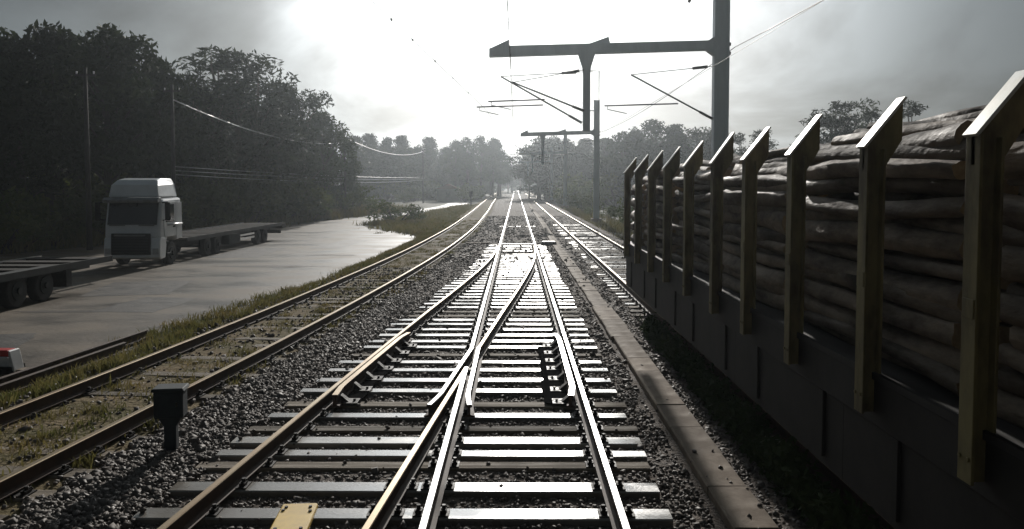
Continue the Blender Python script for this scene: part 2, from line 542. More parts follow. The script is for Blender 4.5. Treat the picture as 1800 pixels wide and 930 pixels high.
SM = {w: sleeper_mesh(w, .16) for w in (.22, .245, .26, .28)}
SMO = {}
for w in (.22, .25, .27):
    me = sleeper_mesh(w, .16)
    me.materials.clear()
    me.materials.append(M['old_sleeper'])
    SMO[w] = me


def clip_mesh():
    m = MB()
    m.box(-.17, .17, -.09, .09, .001, .014)
    for s in (-1, 1):
        m.box(s * .115 - .03, s * .115 + .03, -.045, .045, .0145, .045)
        m.tube([(s * .12, 0, .0455), (s * .12, 0, .085)], .021, 6)
        m.tube([(s * .145, -.06, .03), (s * .13, -.055, .055), (s * .095, 0, .04), (s * .13, .055, .055), (s * .145, .06, .03)], .010, 5)
    return m.mesh('rail_fastening', [M['iron']])


CLIP = clip_mesh()


def fastening(parent_sl, x, y, skew=0.0):
    """chair and bolts under one rail; child of the sleeper"""
    ps = parent_sl.scale
    o = inst(CLIP, 'rail_fastening', parent_sl)
    o.matrix_parent_inverse = Matrix.Identity(4)
    o.location = ((x - parent_sl.location.x) / ps.x, 0, 0)
    o.scale = (1 / ps.x, 1, 1)
    return o


for i, y in enumerate(slp):
    d = off(y)
    x0, x1 = XL - d - .62 + rnd.uniform(-.07, .07), XR + .58 + rnd.uniform(-.05, .05)
    if y < 9.5 and y > 3.2:
        x1 -= .02
    dull = i in (9, 12, 6, 14) or rnd.random() < .10
    zt = -.018 if dull else rnd.uniform(-.006, .004)
    zt -= .006 * min(1, max(0, (y - 22) / 8))
    w = rnd.choice((.22, .245, .26))
    o = inst(SM[w] if not dull else SMO[rnd.choice((.22, .25))], 'sleeper', main, ((x0 + x1) / 2, y, zt), (rnd.uniform(-.012, .012), 0, rnd.uniform(-.008, .008)), (x1 - x0, 1, 1))
    SL_RECT.append((y, w / 2, x0, x1))
    for xr in (XL, XR):
        fastening(o, xr, y)
    for xr in (XL - d, XR - d):
        if min(abs(xr - XL), abs(xr - XR)) > .36:
            fastening(o, xr, y)
# plain track beyond the points: sleepers mostly buried in ballast
for y in frange(42.4, 130, .62)[:140]:
    zt = -.10 if rnd.random() > .10 else -.05
    if y > 59.7 and y < 60.4:
        zt = -.003
    x0, x1 = XL - .5, XR + .5
    o = inst(SM[.245], 'sleeper', main, ((x0 + x1) / 2, y, zt), (0, 0, 0), (x1 - x0, 1, 1))
# running rails, crossing and switch
YW = ZC + 1.5
rail(main, lambda y: XL, YW, 420, 60)
rail(main, lambda y: XR, -6, 420, 60)
rail(main, lambda y: XL, -6, ZC - .1, 20)                                     # near part behind the crossing nose
dr = lambda y: XR - off(y)
dl = lambda y: XL - off(y)
rail(div, dr, -6, ZC - .15, .8, 'dull_head', -.003)
rail(div, dr, YW, 38.6, .8, 'dull_head', -.002)
rail(div, dl, -6, 38.4, .8, 'dull_head', -.002)


def flare(y, ya, yb, ln=.5, amt=.055):
    t = max(0, (ya + ln - y) / ln, (y - (yb - ln)) / ln)
    return amt * t


rail(div, lambda y: dr(y) - .125 - flare(y, ZC - 2.3, 99), ZC - 2.3, YW, .19, 'polish', -.001, name='wing_rail')
rail(div, lambda y: XL + .125 + flare(y, ZC - 2.3, 99), ZC - 2.3, YW, .19, 'polish', -.001, name='wing_rail')
rail(main, lambda y: XR - .128 - flare(y, 10.9, 15.5), 10.9, 15.5, .23, 'polish', 0, CHK, CMI, 'check_rail')
rail(div, lambda y: dl(y) + .128 + flare(y, 10.9, 15.6), 10.9, 15.6, .23, 'dull_head', 0, CHK, CMI, 'check_rail')
# heavy dark brackets that hold the check rails
for fx, s, par in ((lambda y: XR - .128, -1, main), (lambda y: dl(y) + .128, 1, div)):
    for y in [q for q in slp if 10.8 < q < 15.6]:
        m = MB()
        x = fx(y)
        m.box(min(x + s * .05, x + s * .30), max(x + s * .05, x + s * .30), y - .13, y + .13, .004, .03)
        m.prism([(x + s * .05, .03), (x + s * .17, .03), (x + s * .05, .13)], y - .06, y + .06)
        m.tube([(x + s * .24, y, .03), (x + s * .24, y, .06)], .02, 6)
        m.build('check_rail_bracket', [M['iron']], par)
# flat black plates laid over the ballast beside the check rails
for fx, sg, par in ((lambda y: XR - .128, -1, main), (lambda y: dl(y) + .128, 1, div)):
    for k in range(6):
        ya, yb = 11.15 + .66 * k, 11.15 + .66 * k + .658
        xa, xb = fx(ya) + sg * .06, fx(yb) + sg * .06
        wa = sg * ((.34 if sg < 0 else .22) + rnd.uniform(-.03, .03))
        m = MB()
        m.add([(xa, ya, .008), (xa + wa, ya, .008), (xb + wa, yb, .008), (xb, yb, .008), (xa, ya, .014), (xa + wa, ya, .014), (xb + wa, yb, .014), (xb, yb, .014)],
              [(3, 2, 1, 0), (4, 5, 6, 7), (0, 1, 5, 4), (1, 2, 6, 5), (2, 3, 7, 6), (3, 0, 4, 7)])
        m.build('black_plate', [M['black']], par)
# point motor rods and stretcher bars near the points
for y in (36.0, 38.5, 40.3):
    MB().tube([(XL + .06, y, .06), (XR - .06, y, .06)], .025, 6).build('stretcher_bar', [M['tube']], div)
MB().box(XL - .1, XR + .1, 41.5, 41.66, -.01, .03).build('slide_plate', [M['silver']], div)
m = MB().box(-.4, .4, -.2, .2, .0, .12).prism([(-.4, .12), (.4, .12), (.33, .2), (-.33, .2)], -.18, .18)
pm = thing('point_motor', 'low grey point motor casing right of the main track by the points', 'point motor', (XR + .75, 41.2, -.02))
m.build('casing', [M['tube']], pm, .01)
MB().tube([(-.4, 0, .06), (-.75, 0, .06)], .025, 6).build('drive_rod', [M['iron']], pm)
pl = thing('walkway_plank', 'pale flat plank lying in the ballast left of the points', 'plank', (-2.05, 42.4, -.02), R(2))
MB().box(-.62, .62, -.14, .14, 0, .05).build('board', [M['concrete']], pl, .006)

# the weedy siding on the left
for y in frange(2.4, 75, .62):
    lc = left_c(y)
    dl_ = (left_c(y + .5) - left_c(y - .5))
    zt = rnd.uniform(-.055, -.005) if y < 30 else rnd.uniform(-.05, -.012)
    w = rnd.choice((.22, .25, .27))
    o = inst(SMO[w], 'sleeper', lsid, (lc + rnd.uniform(-.05, .05), y, zt), (rnd.uniform(-.02, .02), 0, -math.atan(dl_) + rnd.uniform(-.02, .02)), (2.55, 1, 1))
    SL_RECT.append((y, w / 2, lc - 1.3, lc + 1.3))
    if y < 30:
        for s in (-1, 1):
            f = fastening(o, o.location.x + s * G2, y)
rail(lsid, lambda y: left_c(y) - G2, -6, 300, 1.5, 'dull_head')
rail(lsid, lambda y: left_c(y) + G2, -6, 300, 1.5, 'dull_head')
# the track under the wagon
for y in frange(2.2, 110, .62):
    zt = rnd.uniform(-.01, .005) if y < 62 else -.03
    w = rnd.choice((.22, .25, .27))
    o = inst(SMO[w] if rnd.random() < .6 else SM[.245], 'sleeper', rsid, (RC + rnd.uniform(-.04, .04), y, zt), (0, 0, rnd.uniform(-.012, .012)), (2.6, 1, 1))
    SL_RECT.append((y, w / 2, RC - 1.3, RC + 1.3))
    if 18 < y < 40:
        for s in (-1, 1):
            fastening(o, RC + s * G2, y)
rail(rsid, lambda y: RC - G2, -6, 330, 60, 'dull_head')
rail(rsid, lambda y: RC + G2, -6, 330, 60, 'dull_head')

# concrete cable trough
tro = thing('cable_trough', 'buff concrete cable trough with lids between the main track and the wagon track', 'cable trough')
LID = MB().prism([(-.205, -.05), (.205, -.05), (.205, .035), (.19, .05), (-.19, .05), (-.205, .035)], -.496, .496).mesh('lid', [M['concrete']])
for k, y in enumerate(frange(4.5, 150, 1.0)):
    w = 1.0 if not 15.5 < y < 20 else 1.18
    inst(LID, 'lid', tro, (2.12 + .05 * math.sin(y * .11) + rnd.uniform(-.012, .012), y, rnd.uniform(-.02, .004) - (.012 if y < 9.5 else 0)),
         (rnd.uniform(-.006, .006), rnd.uniform(-.012, .012), rnd.uniform(-.008, .008)), (w, 1, 1))

# yellow balise between the diverging rails
bal = thing('balise', 'flat yellow track balise with dark bolts between the rails at the bottom edge', 'balise', (-2.0, 6.98, 0), R(4.5))
MB().prism([(-.165, .06), (.165, .06), (.165, .098), (.15, .11), (-.15, .11), (-.165, .098)], -.36, .36).build('casing', [M['yellow']], bal, .006)
MB().box(-.05, .05, -.5, .5, .005, .058).build('mounting_beam', [M['iron']], bal)
for x, y in ((-.11, .27), (.11, .27), (-.11, -.2), (.11, -.2), (-.125, .2), (.125, .17)):
    MB().tube([(x, y, .1105), (x, y, .122)], .016, 8).build('bolt', [M['iron']], bal)

# lineside connection box on its post
jb = thing('junction_box', 'blue grey connection box on a short post beside the siding rail', 'junction box', (-4.07, 9.25, -.03), R(8))
MB().prism([(-.07, 0), (.07, 0), (.07, .30), (.13, .40), (-.13, .40), (-.07, .30)], -.06, .06).build('post', [M['box']], jb, .008)
MB().box(-.165, .165, -.11, .11, .405, .72).build('cabinet', [M['box']], jb, .015)
MB().prism([(-.19, .725), (.19, .725), (.17, .765), (-.17, .765)], -.135, .135).build('lid', [M['box']], jb, .008)
MB().box(-.12, .12, -.122, -.113, .44, .69).build('door', [M['box']], jb, .004)
MB().tube([(.1, -.13, .55), (.1, -.13, .6)], .012, 6).build('latch', [M['iron']], jb)

# ------------------------------------------------------------------ timber wagon
WX0, WX1, WZ = 2.72, 5.58, 1.62
STK = [1.6, 3.2, 4.77, 6.27, 7.96, 9.55, 11.1, 12.9, 14.7, 16.4, 18.2, 20.0]
wag = thing('timber_wagon', 'long flat timber wagon with slant topped stakes beside the main track', 'wagon', (RC, 10.5, RH))
wag_inv = Matrix.Translation((-RC, -10.5, -RH))


def wpart(mb, name, mats, bevel=0.0, parent=wag):
    for i, p in enumerate(mb.v):
        mb.v[i] = (p[0] - RC, p[1] - 10.5, p[2] - RH)
    return mb.build(name, mats, parent, bevel)


WE0, WE1 = -.2, 20.9
wpart(MB().box(WX0 + .12, WX0 + .26, WE0, WE1, 1.2, 1.56).box(WX1 - .26, WX1 - .12, WE0, WE1, 1.2, 1.56)
      .box(RC - .4, RC - .2, WE0, WE1, .95, 1.5).box(RC + .2, RC + .4, WE0, WE1, .95, 1.5), 'underframe', [M['wagon']], .01)
wpart(MB().box(WX0 + .1, WX1 - .1, WE0, WE1, 1.565, WZ), 'deck', [M['wagon']])
wpart(MB().box(WX0 + .2, WX1 - .2, WE1 + .002, WE1 + .1, 1.0, 1.6), 'headstock', [M['wagon']], .01)
for x in (RC - .88, RC + .88):
    b = wpart(MB().tube([(x, WE1 + .1, 1.06), (x, WE1 + .45, 1.06)], .09, 12).tube([(x, WE1 + .45, 1.06), (x, WE1 + .52, 1.06)], .23, 16), 'buffer', [M['wagon']])
wh_prof = [(.46, 0), (.46, .1), (.5, .13), (.5, .15)]
for yb in (3.2, 17.6):
    bg_ = wpart(MB().prism([(yb - 1.5, .5), (yb + 1.5, .5), (yb + 1.3, .8), (yb + .5, .95), (yb - .5, .95), (yb - 1.3, .8)], RC - 1.08, RC - .98, axis='x')
                .prism([(yb - 1.5, .5), (yb + 1.5, .5), (yb + 1.3, .8), (yb + .5, .95), (yb - .5, .95), (yb - 1.3, .8)], RC + .98, RC + 1.08, axis='x')
                .box(RC - .97, RC + .97, yb - .25, yb + .25, .6, .93), 'bogie', [M['wagon']], .01)
    for ya in (yb - .9, yb + .9):
        m = MB().tube([(RC - 1.2, ya, RH + .46), (RC + 1.2, ya, RH + .46)], .08, 10)
        for s in (-1, 1):
            m.tube([(RC + s * .80, ya, RH + .46), (RC + s * .93, ya, RH + .46)], .455, 24)
            m.tube([(RC + s * .785, ya, RH + .46), (RC + s * .8, ya, RH + .46)], .48, 24)
            m.box(RC + s * 1.14 - .09, RC + s * 1.14 + .09, ya - .13, ya + .13, RH + .33, RH + .6)
        wpart(m, 'wheelset', [M['iron']])
for s, xs in ((1, WX0), (-1, WX1)):
    for y in STK:
        m = MB()
        q = lambda u: xs + s * u
        lean = rnd.uniform(-.01, .01)
        # H section post
        m.box(min(q(0), q(.02)), max(q(0), q(.02)), y - .075, y + .075, 1.3, 3.40)
        m.box(min(q(.02), q(.125)), max(q(.02), q(.125)), y - .012, y + .012, 1.3, 3.38)
        m.box(min(q(.125), q(.145)), max(q(.125), q(.145)), y - .075, y + .075, 1.3, 3.38)
        m.tube([(q(-.012), y - .045, 1.45), (q(-.001), y - .045, 1.45)], .016, 6).tube([(q(-.012), y + .045, 1.45), (q(-.001), y + .045, 1.45)], .016, 6)
        m.box(min(q(-.008), q(-.0005)), max(q(-.008), q(-.0005)), y - .06, y + .06, 2.3, 2.42)
        top = rnd.uniform(-.03, .03)
        st = wpart(m, 'stake', [M['olive']], .004)
        # gusset with its slanting top flange, coloured paler than the stake to look sunlit
        prof = [(q(.0), 3.40), (q(.29), 3.78 + top), (q(.29), 3.45), (q(.15), 3.22), (q(.0), 3.22)]
        b = MB().prism([prof[0], prof[1], prof[2], prof[3], prof[4]], y - .02, y + .02)
        bb = wpart(b, 'stake_head', [M['olive']], 0, st)
        n = Vector((-(.48 + top), 0, .29 * s)).normalized() if s > 0 else Vector((.48 + top, 0, .29)).normalized()
        a0, a1 = Vector((q(-.012), 0, 3.385)), Vector((q(.30), 0, 3.795 + top))
        nn = Vector((-(a1 - a0).z * s, 0, abs((a1 - a0).x))).normalized()
        c = MB()
        c.prism([(a0.x, a0.z), (a1.x, a1.z), (a1.x + nn.x * .022, a1.z + nn.z * .022), (a0.x + nn.x * .022, a0.z + nn.z * .022)], y - .075, y + .075)
        wpart(c, 'top_flange', [M['lit_flange']], .003, st)
for k in range(6):               # deep skirts invented to block light under the wagon, tanks behind them
    ya = WE0 + .2 + k * 3.45
    wpart(MB().box(WX0 + .15, WX0 + .18, ya, ya + 3.449, .5, 1.199).box(WX0 + .12, WX0 + .149, ya + .4, ya + .5, .58, 1.199).box(WX0 + .12, WX0 + .149, ya + 2.4, ya + 2.5, .58, 1.199), 'added_skirt', [M['wagon']], .005)
for y in (7.5, 10.2, 12.6):
    wpart(MB().tube([(RC - .5, y - .7, .8), (RC - .5, y + .7, .8)], .25, 14), 'air_tank', [M['wagon']])
m = MB()
for y in STK:
    m.box(WX0 + .27, WX1 - .27, y - .08, y + .08, 1.3, 1.563)
wpart(m, 'cross_bearer', [M['wagon']])


# logs: twelve shapes shared by all
def log_mesh(ln, r, k):
    rr = random.Random(100 + k)
    n, segs = 12, 10
    m = MB()
    vs, fs, mi = [], [], []
    bx, bz = rr.uniform(-.07, .07), rr.uniform(-.06, .06)
    tw = rr.uniform(.72, .92)
    ph = [rr.uniform(.82, 1.12) for _ in range(n)]
    kn = [(rr.randrange(segs), rr.randrange(n)) for _ in range(5)]
    for i in range(segs + 1):
        t = i / segs
        rad = r * (1 + (tw - 1) * t) * rr.uniform(.95, 1.05)
        cx, cz = bx * math.sin(math.pi * t), bz * math.sin(math.pi * t)
        for j in range(n):
            a = 2 * math.pi * j / n
            q = rad * ph[j] * rr.uniform(.95, 1.05) * (1.22 if (i, j) in kn else 1)
            vs.append((cx + q * math.cos(a), (t - .5) * ln, cz + q * math.sin(a)))
    for i in range(segs):
        for j in range(n):
            fs.append((i * n + j, i * n + (j + 1) % n, (i + 1) * n + (j + 1) % n, (i + 1) * n + j))
    m.add(vs, fs, 0, True)
    m.add(vs[:n], [tuple(range(n))], 1)
    m.add(vs[-n:], [tuple(range(n))[::-1]], 1)
    return m.mesh('log', [M['bark'], M['logend']])


LOGS = [log_mesh(3.0, (.05, .065, .078, .09, .108, .135)[k % 6], k) for k in range(18)]
LOGR = [(.05, .065, .078, .09, .108, .135)[k % 6] for k in range(18)]
stacks = [(3.45, 3.1, 3.26), (6.95, 3.1, 3.28), (10.4, 3.0, 3.14), (13.8, 3.0, 3.12), (17.2, 3.0, 3.14), (20.0, 1.7, 3.05)]
ord_ = ['nearest the camera', 'second from the camera', 'third from the camera', 'fourth from the camera', 'fifth from the camera', 'at the far end']
nlog = 0
NTH = ['first', 'second', 'third', 'fourth', 'fifth', 'sixth', 'seventh', 'eighth', 'ninth', 'tenth', 'eleventh', 'twelfth', 'thirteenth', 'fourteenth', 'fifteenth', 'sixteenth', 'seventeenth', 'eighteenth', 'nineteenth', 'twentieth', 'twenty first', 'twenty second', 'twenty third', 'twenty fourth', 'twenty fifth', 'twenty sixth']
for si, (yc, ln, top) in enumerate(stacks):
    # crests: heap is rounded in the middle
    def place(x, z, k, what, grp=None, wild=0.0):
        global nlog
        lf = rnd.uniform(1 - .45 * wild, 1.04)
        o = inst(LOGS[k], 'log', None, (x, yc + rnd.uniform(-.1, .1) + wild * rnd.uniform(-.5, .5), z + wild * rnd.uniform(-.02, .05)), (rnd.uniform(-.03, .03) * (1 + 1.6 * wild), rnd.uniform(0, 6.28), rnd.uniform(-.02, .02) * (1 + 2.5 * wild) + (math.pi if rnd.random() < .5 else 0)), (1, ln / 3.0 * lf, 1))
        tag(o, what % ord_[si], 'log', grp % ord_[si])
        nlog += 1
    zc = WZ + .11
    row = 0
    while zc < top:
        x = WX0 + .27 + (row % 2) * .06
        c = 0
        while c < 3:
            k = rnd.randrange(18)
            r = LOGR[k]
            place(x + r, zc + rnd.uniform(-.02, .02), k, ('outermost log in the %s row up from the deck, timber stack %%s' % NTH[row]) if c == 0 else 'log behind the outer row of the timber stack %s', 'side logs of the stack %s')
            x += 2 * r * .97
            c += 1
        zc += .15
        row += 1
    # crown of the load, two layers over the full width with strays on top
    for lay in range(3):
        q_ = 0
        x = WX0 + (.30, .36, .75)[lay]
        while x < WX1 - (.32, .40, .8)[lay]:
            k = rnd.randrange(18)
            r = LOGR[k]
            u = (x - WX0) / (WX1 - WX0)
            z = top - .03 + lay * .105 + .17 * math.sin(math.pi * u) + rnd.uniform(-.05, .06)
            if lay < 2 or rnd.random() < .75:
                place(x + r, z, k, ('%s log from the left in the %s crown layer, timber stack %%s' % (NTH[q_], ('lower', 'upper', 'topmost')[lay])), 'logs on top of the stack %s', (0, .5, 1)[lay])
                q_ += 1
            x += 2 * r * (.9 if lay < 2 else 1.1)



# ------------------------------------------------------------------ catenary
def mast(y, xm, x_end, label, full):
    t = thing('catenary_mast', label, 'catenary mast', (xm, y, -.1), 0, 'catenary masts along the right hand side')

    def P(m, name, mats, bevel=0.0, parent=t):
        for i, p in enumerate(m.v):
            m.v[i] = (p[0] - xm, p[1], p[2] + .1)
        return m.build(name, mats, parent, bevel)
    w = .25
    # pole of two channels with a recessed web between
    P(MB().box(xm - w, xm - w + .09, -.17, .17, -.1, 10.6).box(xm + w - .09, xm + w, -.17, .17, -.1, 10.6)
      .box(xm - w + .0905, xm + w - .0905, -.13, .13, -.1, 10.58), 'pole', [M['mast']], .006)
    P(MB().box(xm - .45, xm + .45, -.45, .45, -.3, .12), 'foundation', [M['concrete']], .02)
    P(MB().box(xm + w + .001, xm + w + .06, -.1, .1, 7.45, 7.55).box(xm + w + .001, xm + w + .06, -.1, .1, 7.75, 7.85), 'clamp', [M['iron']])
    # boom, slightly rising to the pole, with the two fins on its upper side
    b = MB()
    b.prism([(x_end, 7.38), (xm - w - .25, 7.60), (xm - w - .002, 7.42), (xm - w - .002, 8.05), (xm - w - .2, 7.92), (x_end + .3, 7.74), (x_end, 7.66)], -.13, .13)
    bo = P(b, 'boom', [M['mast']], .006)
    P(MB().prism([(x_end, 7.665), (x_end + .30, 7.742), (x_end + .66, 7.752), (x_end + .66, 7.97)], -.02, .02), 'fin', [M['mast']], 0, bo)
    xf = x_end + 3.7
    P(MB().prism([(xf - .35, 7.83), (xf + .35, 7.86), (xf + .30, 8.06)], -.02, .02), 'fin', [M['mast']], 0, bo)
    xd = 2.37
    dp = P(MB().prism([(xd - .31, 7.56), (xd + .31, 7.58), (xd + .14, 7.05), (xd + .115, 6.8), (xd + .115, 4.9), (xd - .115, 4.9), (xd - .115, 6.8), (xd - .14, 7.05)], -.14, .14), 'drop_post', [M['mast']], .006)
    P(MB().tube([(xd + .12, 0, 6.92), (xd + .42, 0, 6.93), (xd + .42, 0, 5.4)], .02, 6), 'earth_rod', [M['tube']], 0, dp)

    def cant(x0, z0, x1, z1, xt, zt, yo, ra, rb, rz, steady):
        c = P(MB().tube([(x0, yo, z0), (x0 + (x1 - x0) * .16, yo, z0 + (z1 - z0) * .16)], .045, 8).tube([(x0 + (x1 - x0) * .16, yo, z0 + (z1 - z0) * .16), (x1, yo, z1)], .028, 8), 'cantilever_tube', [M['tube']])
        P(MB().tube([(x1 + .05, yo, z1), (xt - (xt - x1) * .25, yo, zt - (zt - z1) * .25)], .013, 6).tube([(xt - (xt - x1) * .25, yo, zt - (zt - z1) * .25), (xt - (xt - x1) * .07, yo, zt - (zt - z1) * .07)], .05, 8)
          .tube([(xt - (xt - x1) * .07, yo, zt - (zt - z1) * .07), (xt, yo, zt)], .013, 6), 'top_tie', [M['tube']])
        P(MB().tube([(ra, yo, rz), (rb, yo, rz + .07)], .024, 8), 'registration_arm', [M['tube']])
        P(MB().tube([(ra + .1, yo, rz - .01), (ra + .1, yo, rz - .12), (ra + .75 * steady, yo, rz - .26)], .016, 6), 'steady_arm', [M['silver']])
    if full:
        cant(xd - .116, 5.22, -.52, 6.8, xd - .116, 6.95, .42, -1.35, .92, 5.76, 1)
        cant(xd - .116, 5.55, -.12, 6.5, xd - .116, 6.9, -.42, -.92, .95, 5.86, 1)
    else:
        cant(xd - .116, 5.4, -.12, 6.6, xd - .116, 6.9, 0, -.6, .95, 5.8, 1)
    cant(xm - w - .001, 5.32, 3.86, 6.8, xm - w - .001, 7.08, 0, 2.98, 5.45, 5.76, 1)
    P(MB().box(xm - w - .8, xm - w - .001, -.04, .04, 9.62, 9.70), 'bracket', [M['mast']])
    P(MB().tube([(xm - w - .62, 0, 9.62), (xm - w - .85, 0, 9.2)], .05, 8).tube([(xm - w - .66, 0, 9.54), (xm - w - .68, 0, 9.5)], .085, 10).tube([(xm - w - .74, 0, 9.4), (xm - w - .76, 0, 9.36)], .085, 10), 'insulator', [M['insul']])
    return t


mast(27.0, 6.87, -.9, 'tall near catenary mast with a long boom over the track', True)
mast(71.0, 7.15, .4, 'second catenary mast in the hazy middle distance with its boom before the trees', False)
mast(115.0, 7.1, .4, 'third catenary mast far off at the right of the tracks', False)
mast(159.0, 7.1, .4, 'farthest catenary mast, tiny beside the far trees', False)

MY = [-17.0, 27.0, 71.0, 115.0, 159.0]


def ohl(label, name, fx, zc, zm, drop=True, ystart=0, yend=5, r=.011):
    t = thing(name, label, 'overhead wire', (0, 0, 0))
    m1, m2 = MB(), MB()
    for a, b in zip(MY[:-1], MY[1:]):
        c = [(fx(y), y, zc) for y in frange(a, b, 4)]
        m1.tube(c, r, 5, cap=False)
        if zm:
            q = [(fx(y), y, zm - .9 * 4 * ((y - a) / (b - a)) * (1 - (y - a) / (b - a))) for y in frange(a, b, 2)]
            m2.tube(q, r * .9, 5, cap=False)
            if drop:
                for y in frange(a + 4, b - 4, 6):
                    h = zm - .9 * 4 * ((y - a) / (b - a)) * (1 - (y - a) / (b - a))
                    MB().tube([(fx(y), y, zc), (fx(y), y, h)], .006, 4).build('dropper', [M['wire']], t)
    m1.build('contact_wire', [M['wire']], t)
    if zm:
        m2.build('catenary_wire', [M['wire']], t)


ohl('contact and catenary wire hanging straight ahead over the main track', 'overhead_line', lambda y: -.12, 5.55, 6.5, r=.004)
ohl('contact and catenary wire over the wagon track', 'overhead_line', lambda y: 4.0, 5.5, 0, r=.004)
wd = thing('overhead_line', 'clamped overhead wire slanting up left across the bright sky', 'overhead wire')
pts = [(-1.0 - (27 - y) * .0615, y, 5.62) for y in frange(-8, 27, 2)] + [(-.5, 50, 5.6), (-.3, 71, 5.6)]
MB().tube(pts, .0065, 5).build('contact_wire', [M['wire']], wd)
for y in (10.8, 12.3, 14.0, 16.4, 19.0, 22.0):
    x = -1.0 - (27 - y) * .0615
    MB().box(x - .012, x + .012, y - .03, y + .03, 5.605, 5.64).build('clamp', [M['iron']], wd)
fd = thing('feeder_wire', 'feeder wire on the outer side of the masts, top right of the view', 'overhead wire')
for a, b in zip(MY[:-1], MY[1:]):
    MB().tube([(7.35, y, 7.72 - .35 * 4 * ((y - a) / (b - a)) * (1 - (y - a) / (b - a))) for y in frange(a, b, 4)], .013, 5).build('wire_span', [M['wire']], fd)

# ------------------------------------------------------------------ yard: poles and cables on the left
def upole(x, y, h, label, arm=True):
    t = thing('utility_pole', label, 'utility pole', (x, y, YL))
    MB().tube([(0, 0, 0), (0, 0, h)], [.15, .09], 10).build('shaft', [M['pole']], t)
    if arm:
        MB().box(-.55, .55, -.05, .05, h - .45, h - .35).build('crossarm', [M['pole']], t)
        for q in (-.45, 0, .45):
            MB().tube([(q, 0, h - .349), (q, 0, h - .2)], .04, 6).build('insulator', [M['white_plastic']], t)
    return (x, y, YL + h)


P1 = upole(-22.6, 42, 9.6, 'pale utility pole standing behind the truck cab')
P2 = upole(-21.5, 50, 9.7, 'utility pole half hidden in the gap between the two tall tree masses')
P3 = upole(-18.9, 88, 9.0, 'distant utility pole at the right end of the drooping cable')
P4 = upole(-17.5, 150, 10.0, 'far utility pole before the hazy trees', False)


def cable(p, q, sag, label, r=.03, n=24, dz=0):
    m = MB()
    m.tube([(p[0] + (q[0] - p[0]) * t, p[1] + (q[1] - p[1]) * t, p[2] + (q[2] - p[2]) * t + dz - sag * 4 * t * (1 - t)) for t in [k / n for k in range(n + 1)]], r, 6)
    o = m.build('overhead_cable', [M['cable']])
    return tag(o, label, 'cable')


cable(P2, P3, 1.0, 'pale drooping cable slung in front of the tall dark trees', .04, dz=-.9)
cable(P3, P4, 1.2, 'short far cable beyond the drooping one', .03, dz=-.3)
for k, (dz, sg) in enumerate(((-5.1, .3), (-5.35, .35), (-5.6, .5))):
    cable(P2, P4, sg, ['topmost of three thin cables low across the trees', 'middle of three thin cables low across the trees', 'lowest of three thin cables low across the trees'][k], .022, dz=dz)

# ------------------------------------------------------------------ lorry
def wheel(parent, x, y, z, r=.5, w=.3):
    o = MB().tube([(x - w / 2, y, z), (x - w / 2 + .04, y, z), (x + w / 2 - .04, y, z), (x + w / 2, y, z)], [r - .05, r, r, r - .05], 20).build('wheel', [M['rubber']], parent)
    MB().tube([(x + w / 2 + .001, y, z), (x + w / 2 + .03, y, z)], r * .55, 14).tube([(x + w / 2 + .031, y, z), (x + w / 2 + .09, y, z)], r * .2, 10).build('rim', [M['chassis']], o)
    return o


def flat_trailer(t, y0, y1, x0=-1.25, x1=1.25, zd=1.02, wheels=()):
    """skeletal low bed between y0 and y1 (local)"""
    MB().box(x0 + .75, x0 + .9, y0 + .1, y1 - .1, .62, zd - .105).box(x1 - .9, x1 - .75, y0 + .1, y1 - .1, .62, zd - .105).build('chassis_beam', [M['chassis']], t)
    nb = int((y1 - y0) / 1.1)
    for k in range(nb):
        yy = y0 + (k + .5) * (y1 - y0) / nb
        MB().box(x0 + .06, x1 - .06, yy - .3, yy + .3, zd - .1, zd).build('deck_plank', [M['deck']], t)
    MB().box(x0, x0 + .058, y0, y1, zd - .16, zd + .03).build('side_rail', [M['silver']], t)  # far rail in pale metal so that its edge looks lit
    MB().box(x1 - .058, x1, y0, y1, zd - .16, zd + .03).build('side_rail', [M['chassis']], t)
    for yy in wheels:
        for s in (-1, 1):
            wheel(t, s * 1.0, yy, .48, .48)
        MB().tube([(-.9, yy, .48), (.9, yy, .48)], .07, 8).build('axle', [M['chassis']], t)


TX, TY = -16.12, 33.3
tr = thing('flatbed_lorry', 'white lorry with a high roof deflector and a long empty dark flat bed', 'lorry', (TX, TY, YL))
# cab body: side profile (y,z), narrower than it is tall
W = 1.17
MB().prism([(.06, .95), (.0, 1.3), (.04, 1.74), (.28, 2.78), (.34, 2.86), (2.15, 2.9), (2.2, 2.7), (2.2, 1.08), (1.62, 1.02), (1.5, 1.2), (.78, 1.2), (.62, .95)], -W, W, axis='x').build('cab', [M['white']], tr, .10)
# bumper wraps round the wheel arch
MB().prism([(-.06, .38), (-.08, .8), (-.02, 1.2), (.1, 1.28), (.55, 1.2), (.62, .9), (.5, .36), (.1, .32)], -W - .012, W + .012, axis='x').build('bumper', [M['white']], tr, .05)
MB().prism([(-.1, .52), (-.11, .8), (-.07, 1.4), (-.03, 1.42), (-.03, .5)], -.86, .80, axis='x').build('grille', [M['black']], tr, .02)
for k in range(6):
    z = .60 + .12 * k
    MB().box(-.78, .72, -.135, -.115, z, z + .035).build('grille_bar', [M['chassis']], tr)
MB().box(-.70, .60, -.14, -.105, 1.30, 1.37).build('grille_trim', [M['tube']], tr)
MB().prism([(.0, 1.78), (.025, 1.78), (.255, 2.70), (.228, 2.71)], -1.04, 1.04, axis='x').build('windscreen', [M['glass']], tr, .004)
for s in (-1, 1):
    MB().box(s * .62 - .33, s * .62 + .33, -.02, -.004, 1.735, 1.76).build('wiper', [M['black']], tr)
    hl = MB().prism([(-.095, .55), (-.1, .78), (-.02, .8), (-.02, .53)], min(s * .88, s * 1.13), max(s * .88, s * 1.13), axis='x').build('headlight', [M['lamp']], tr, .015)
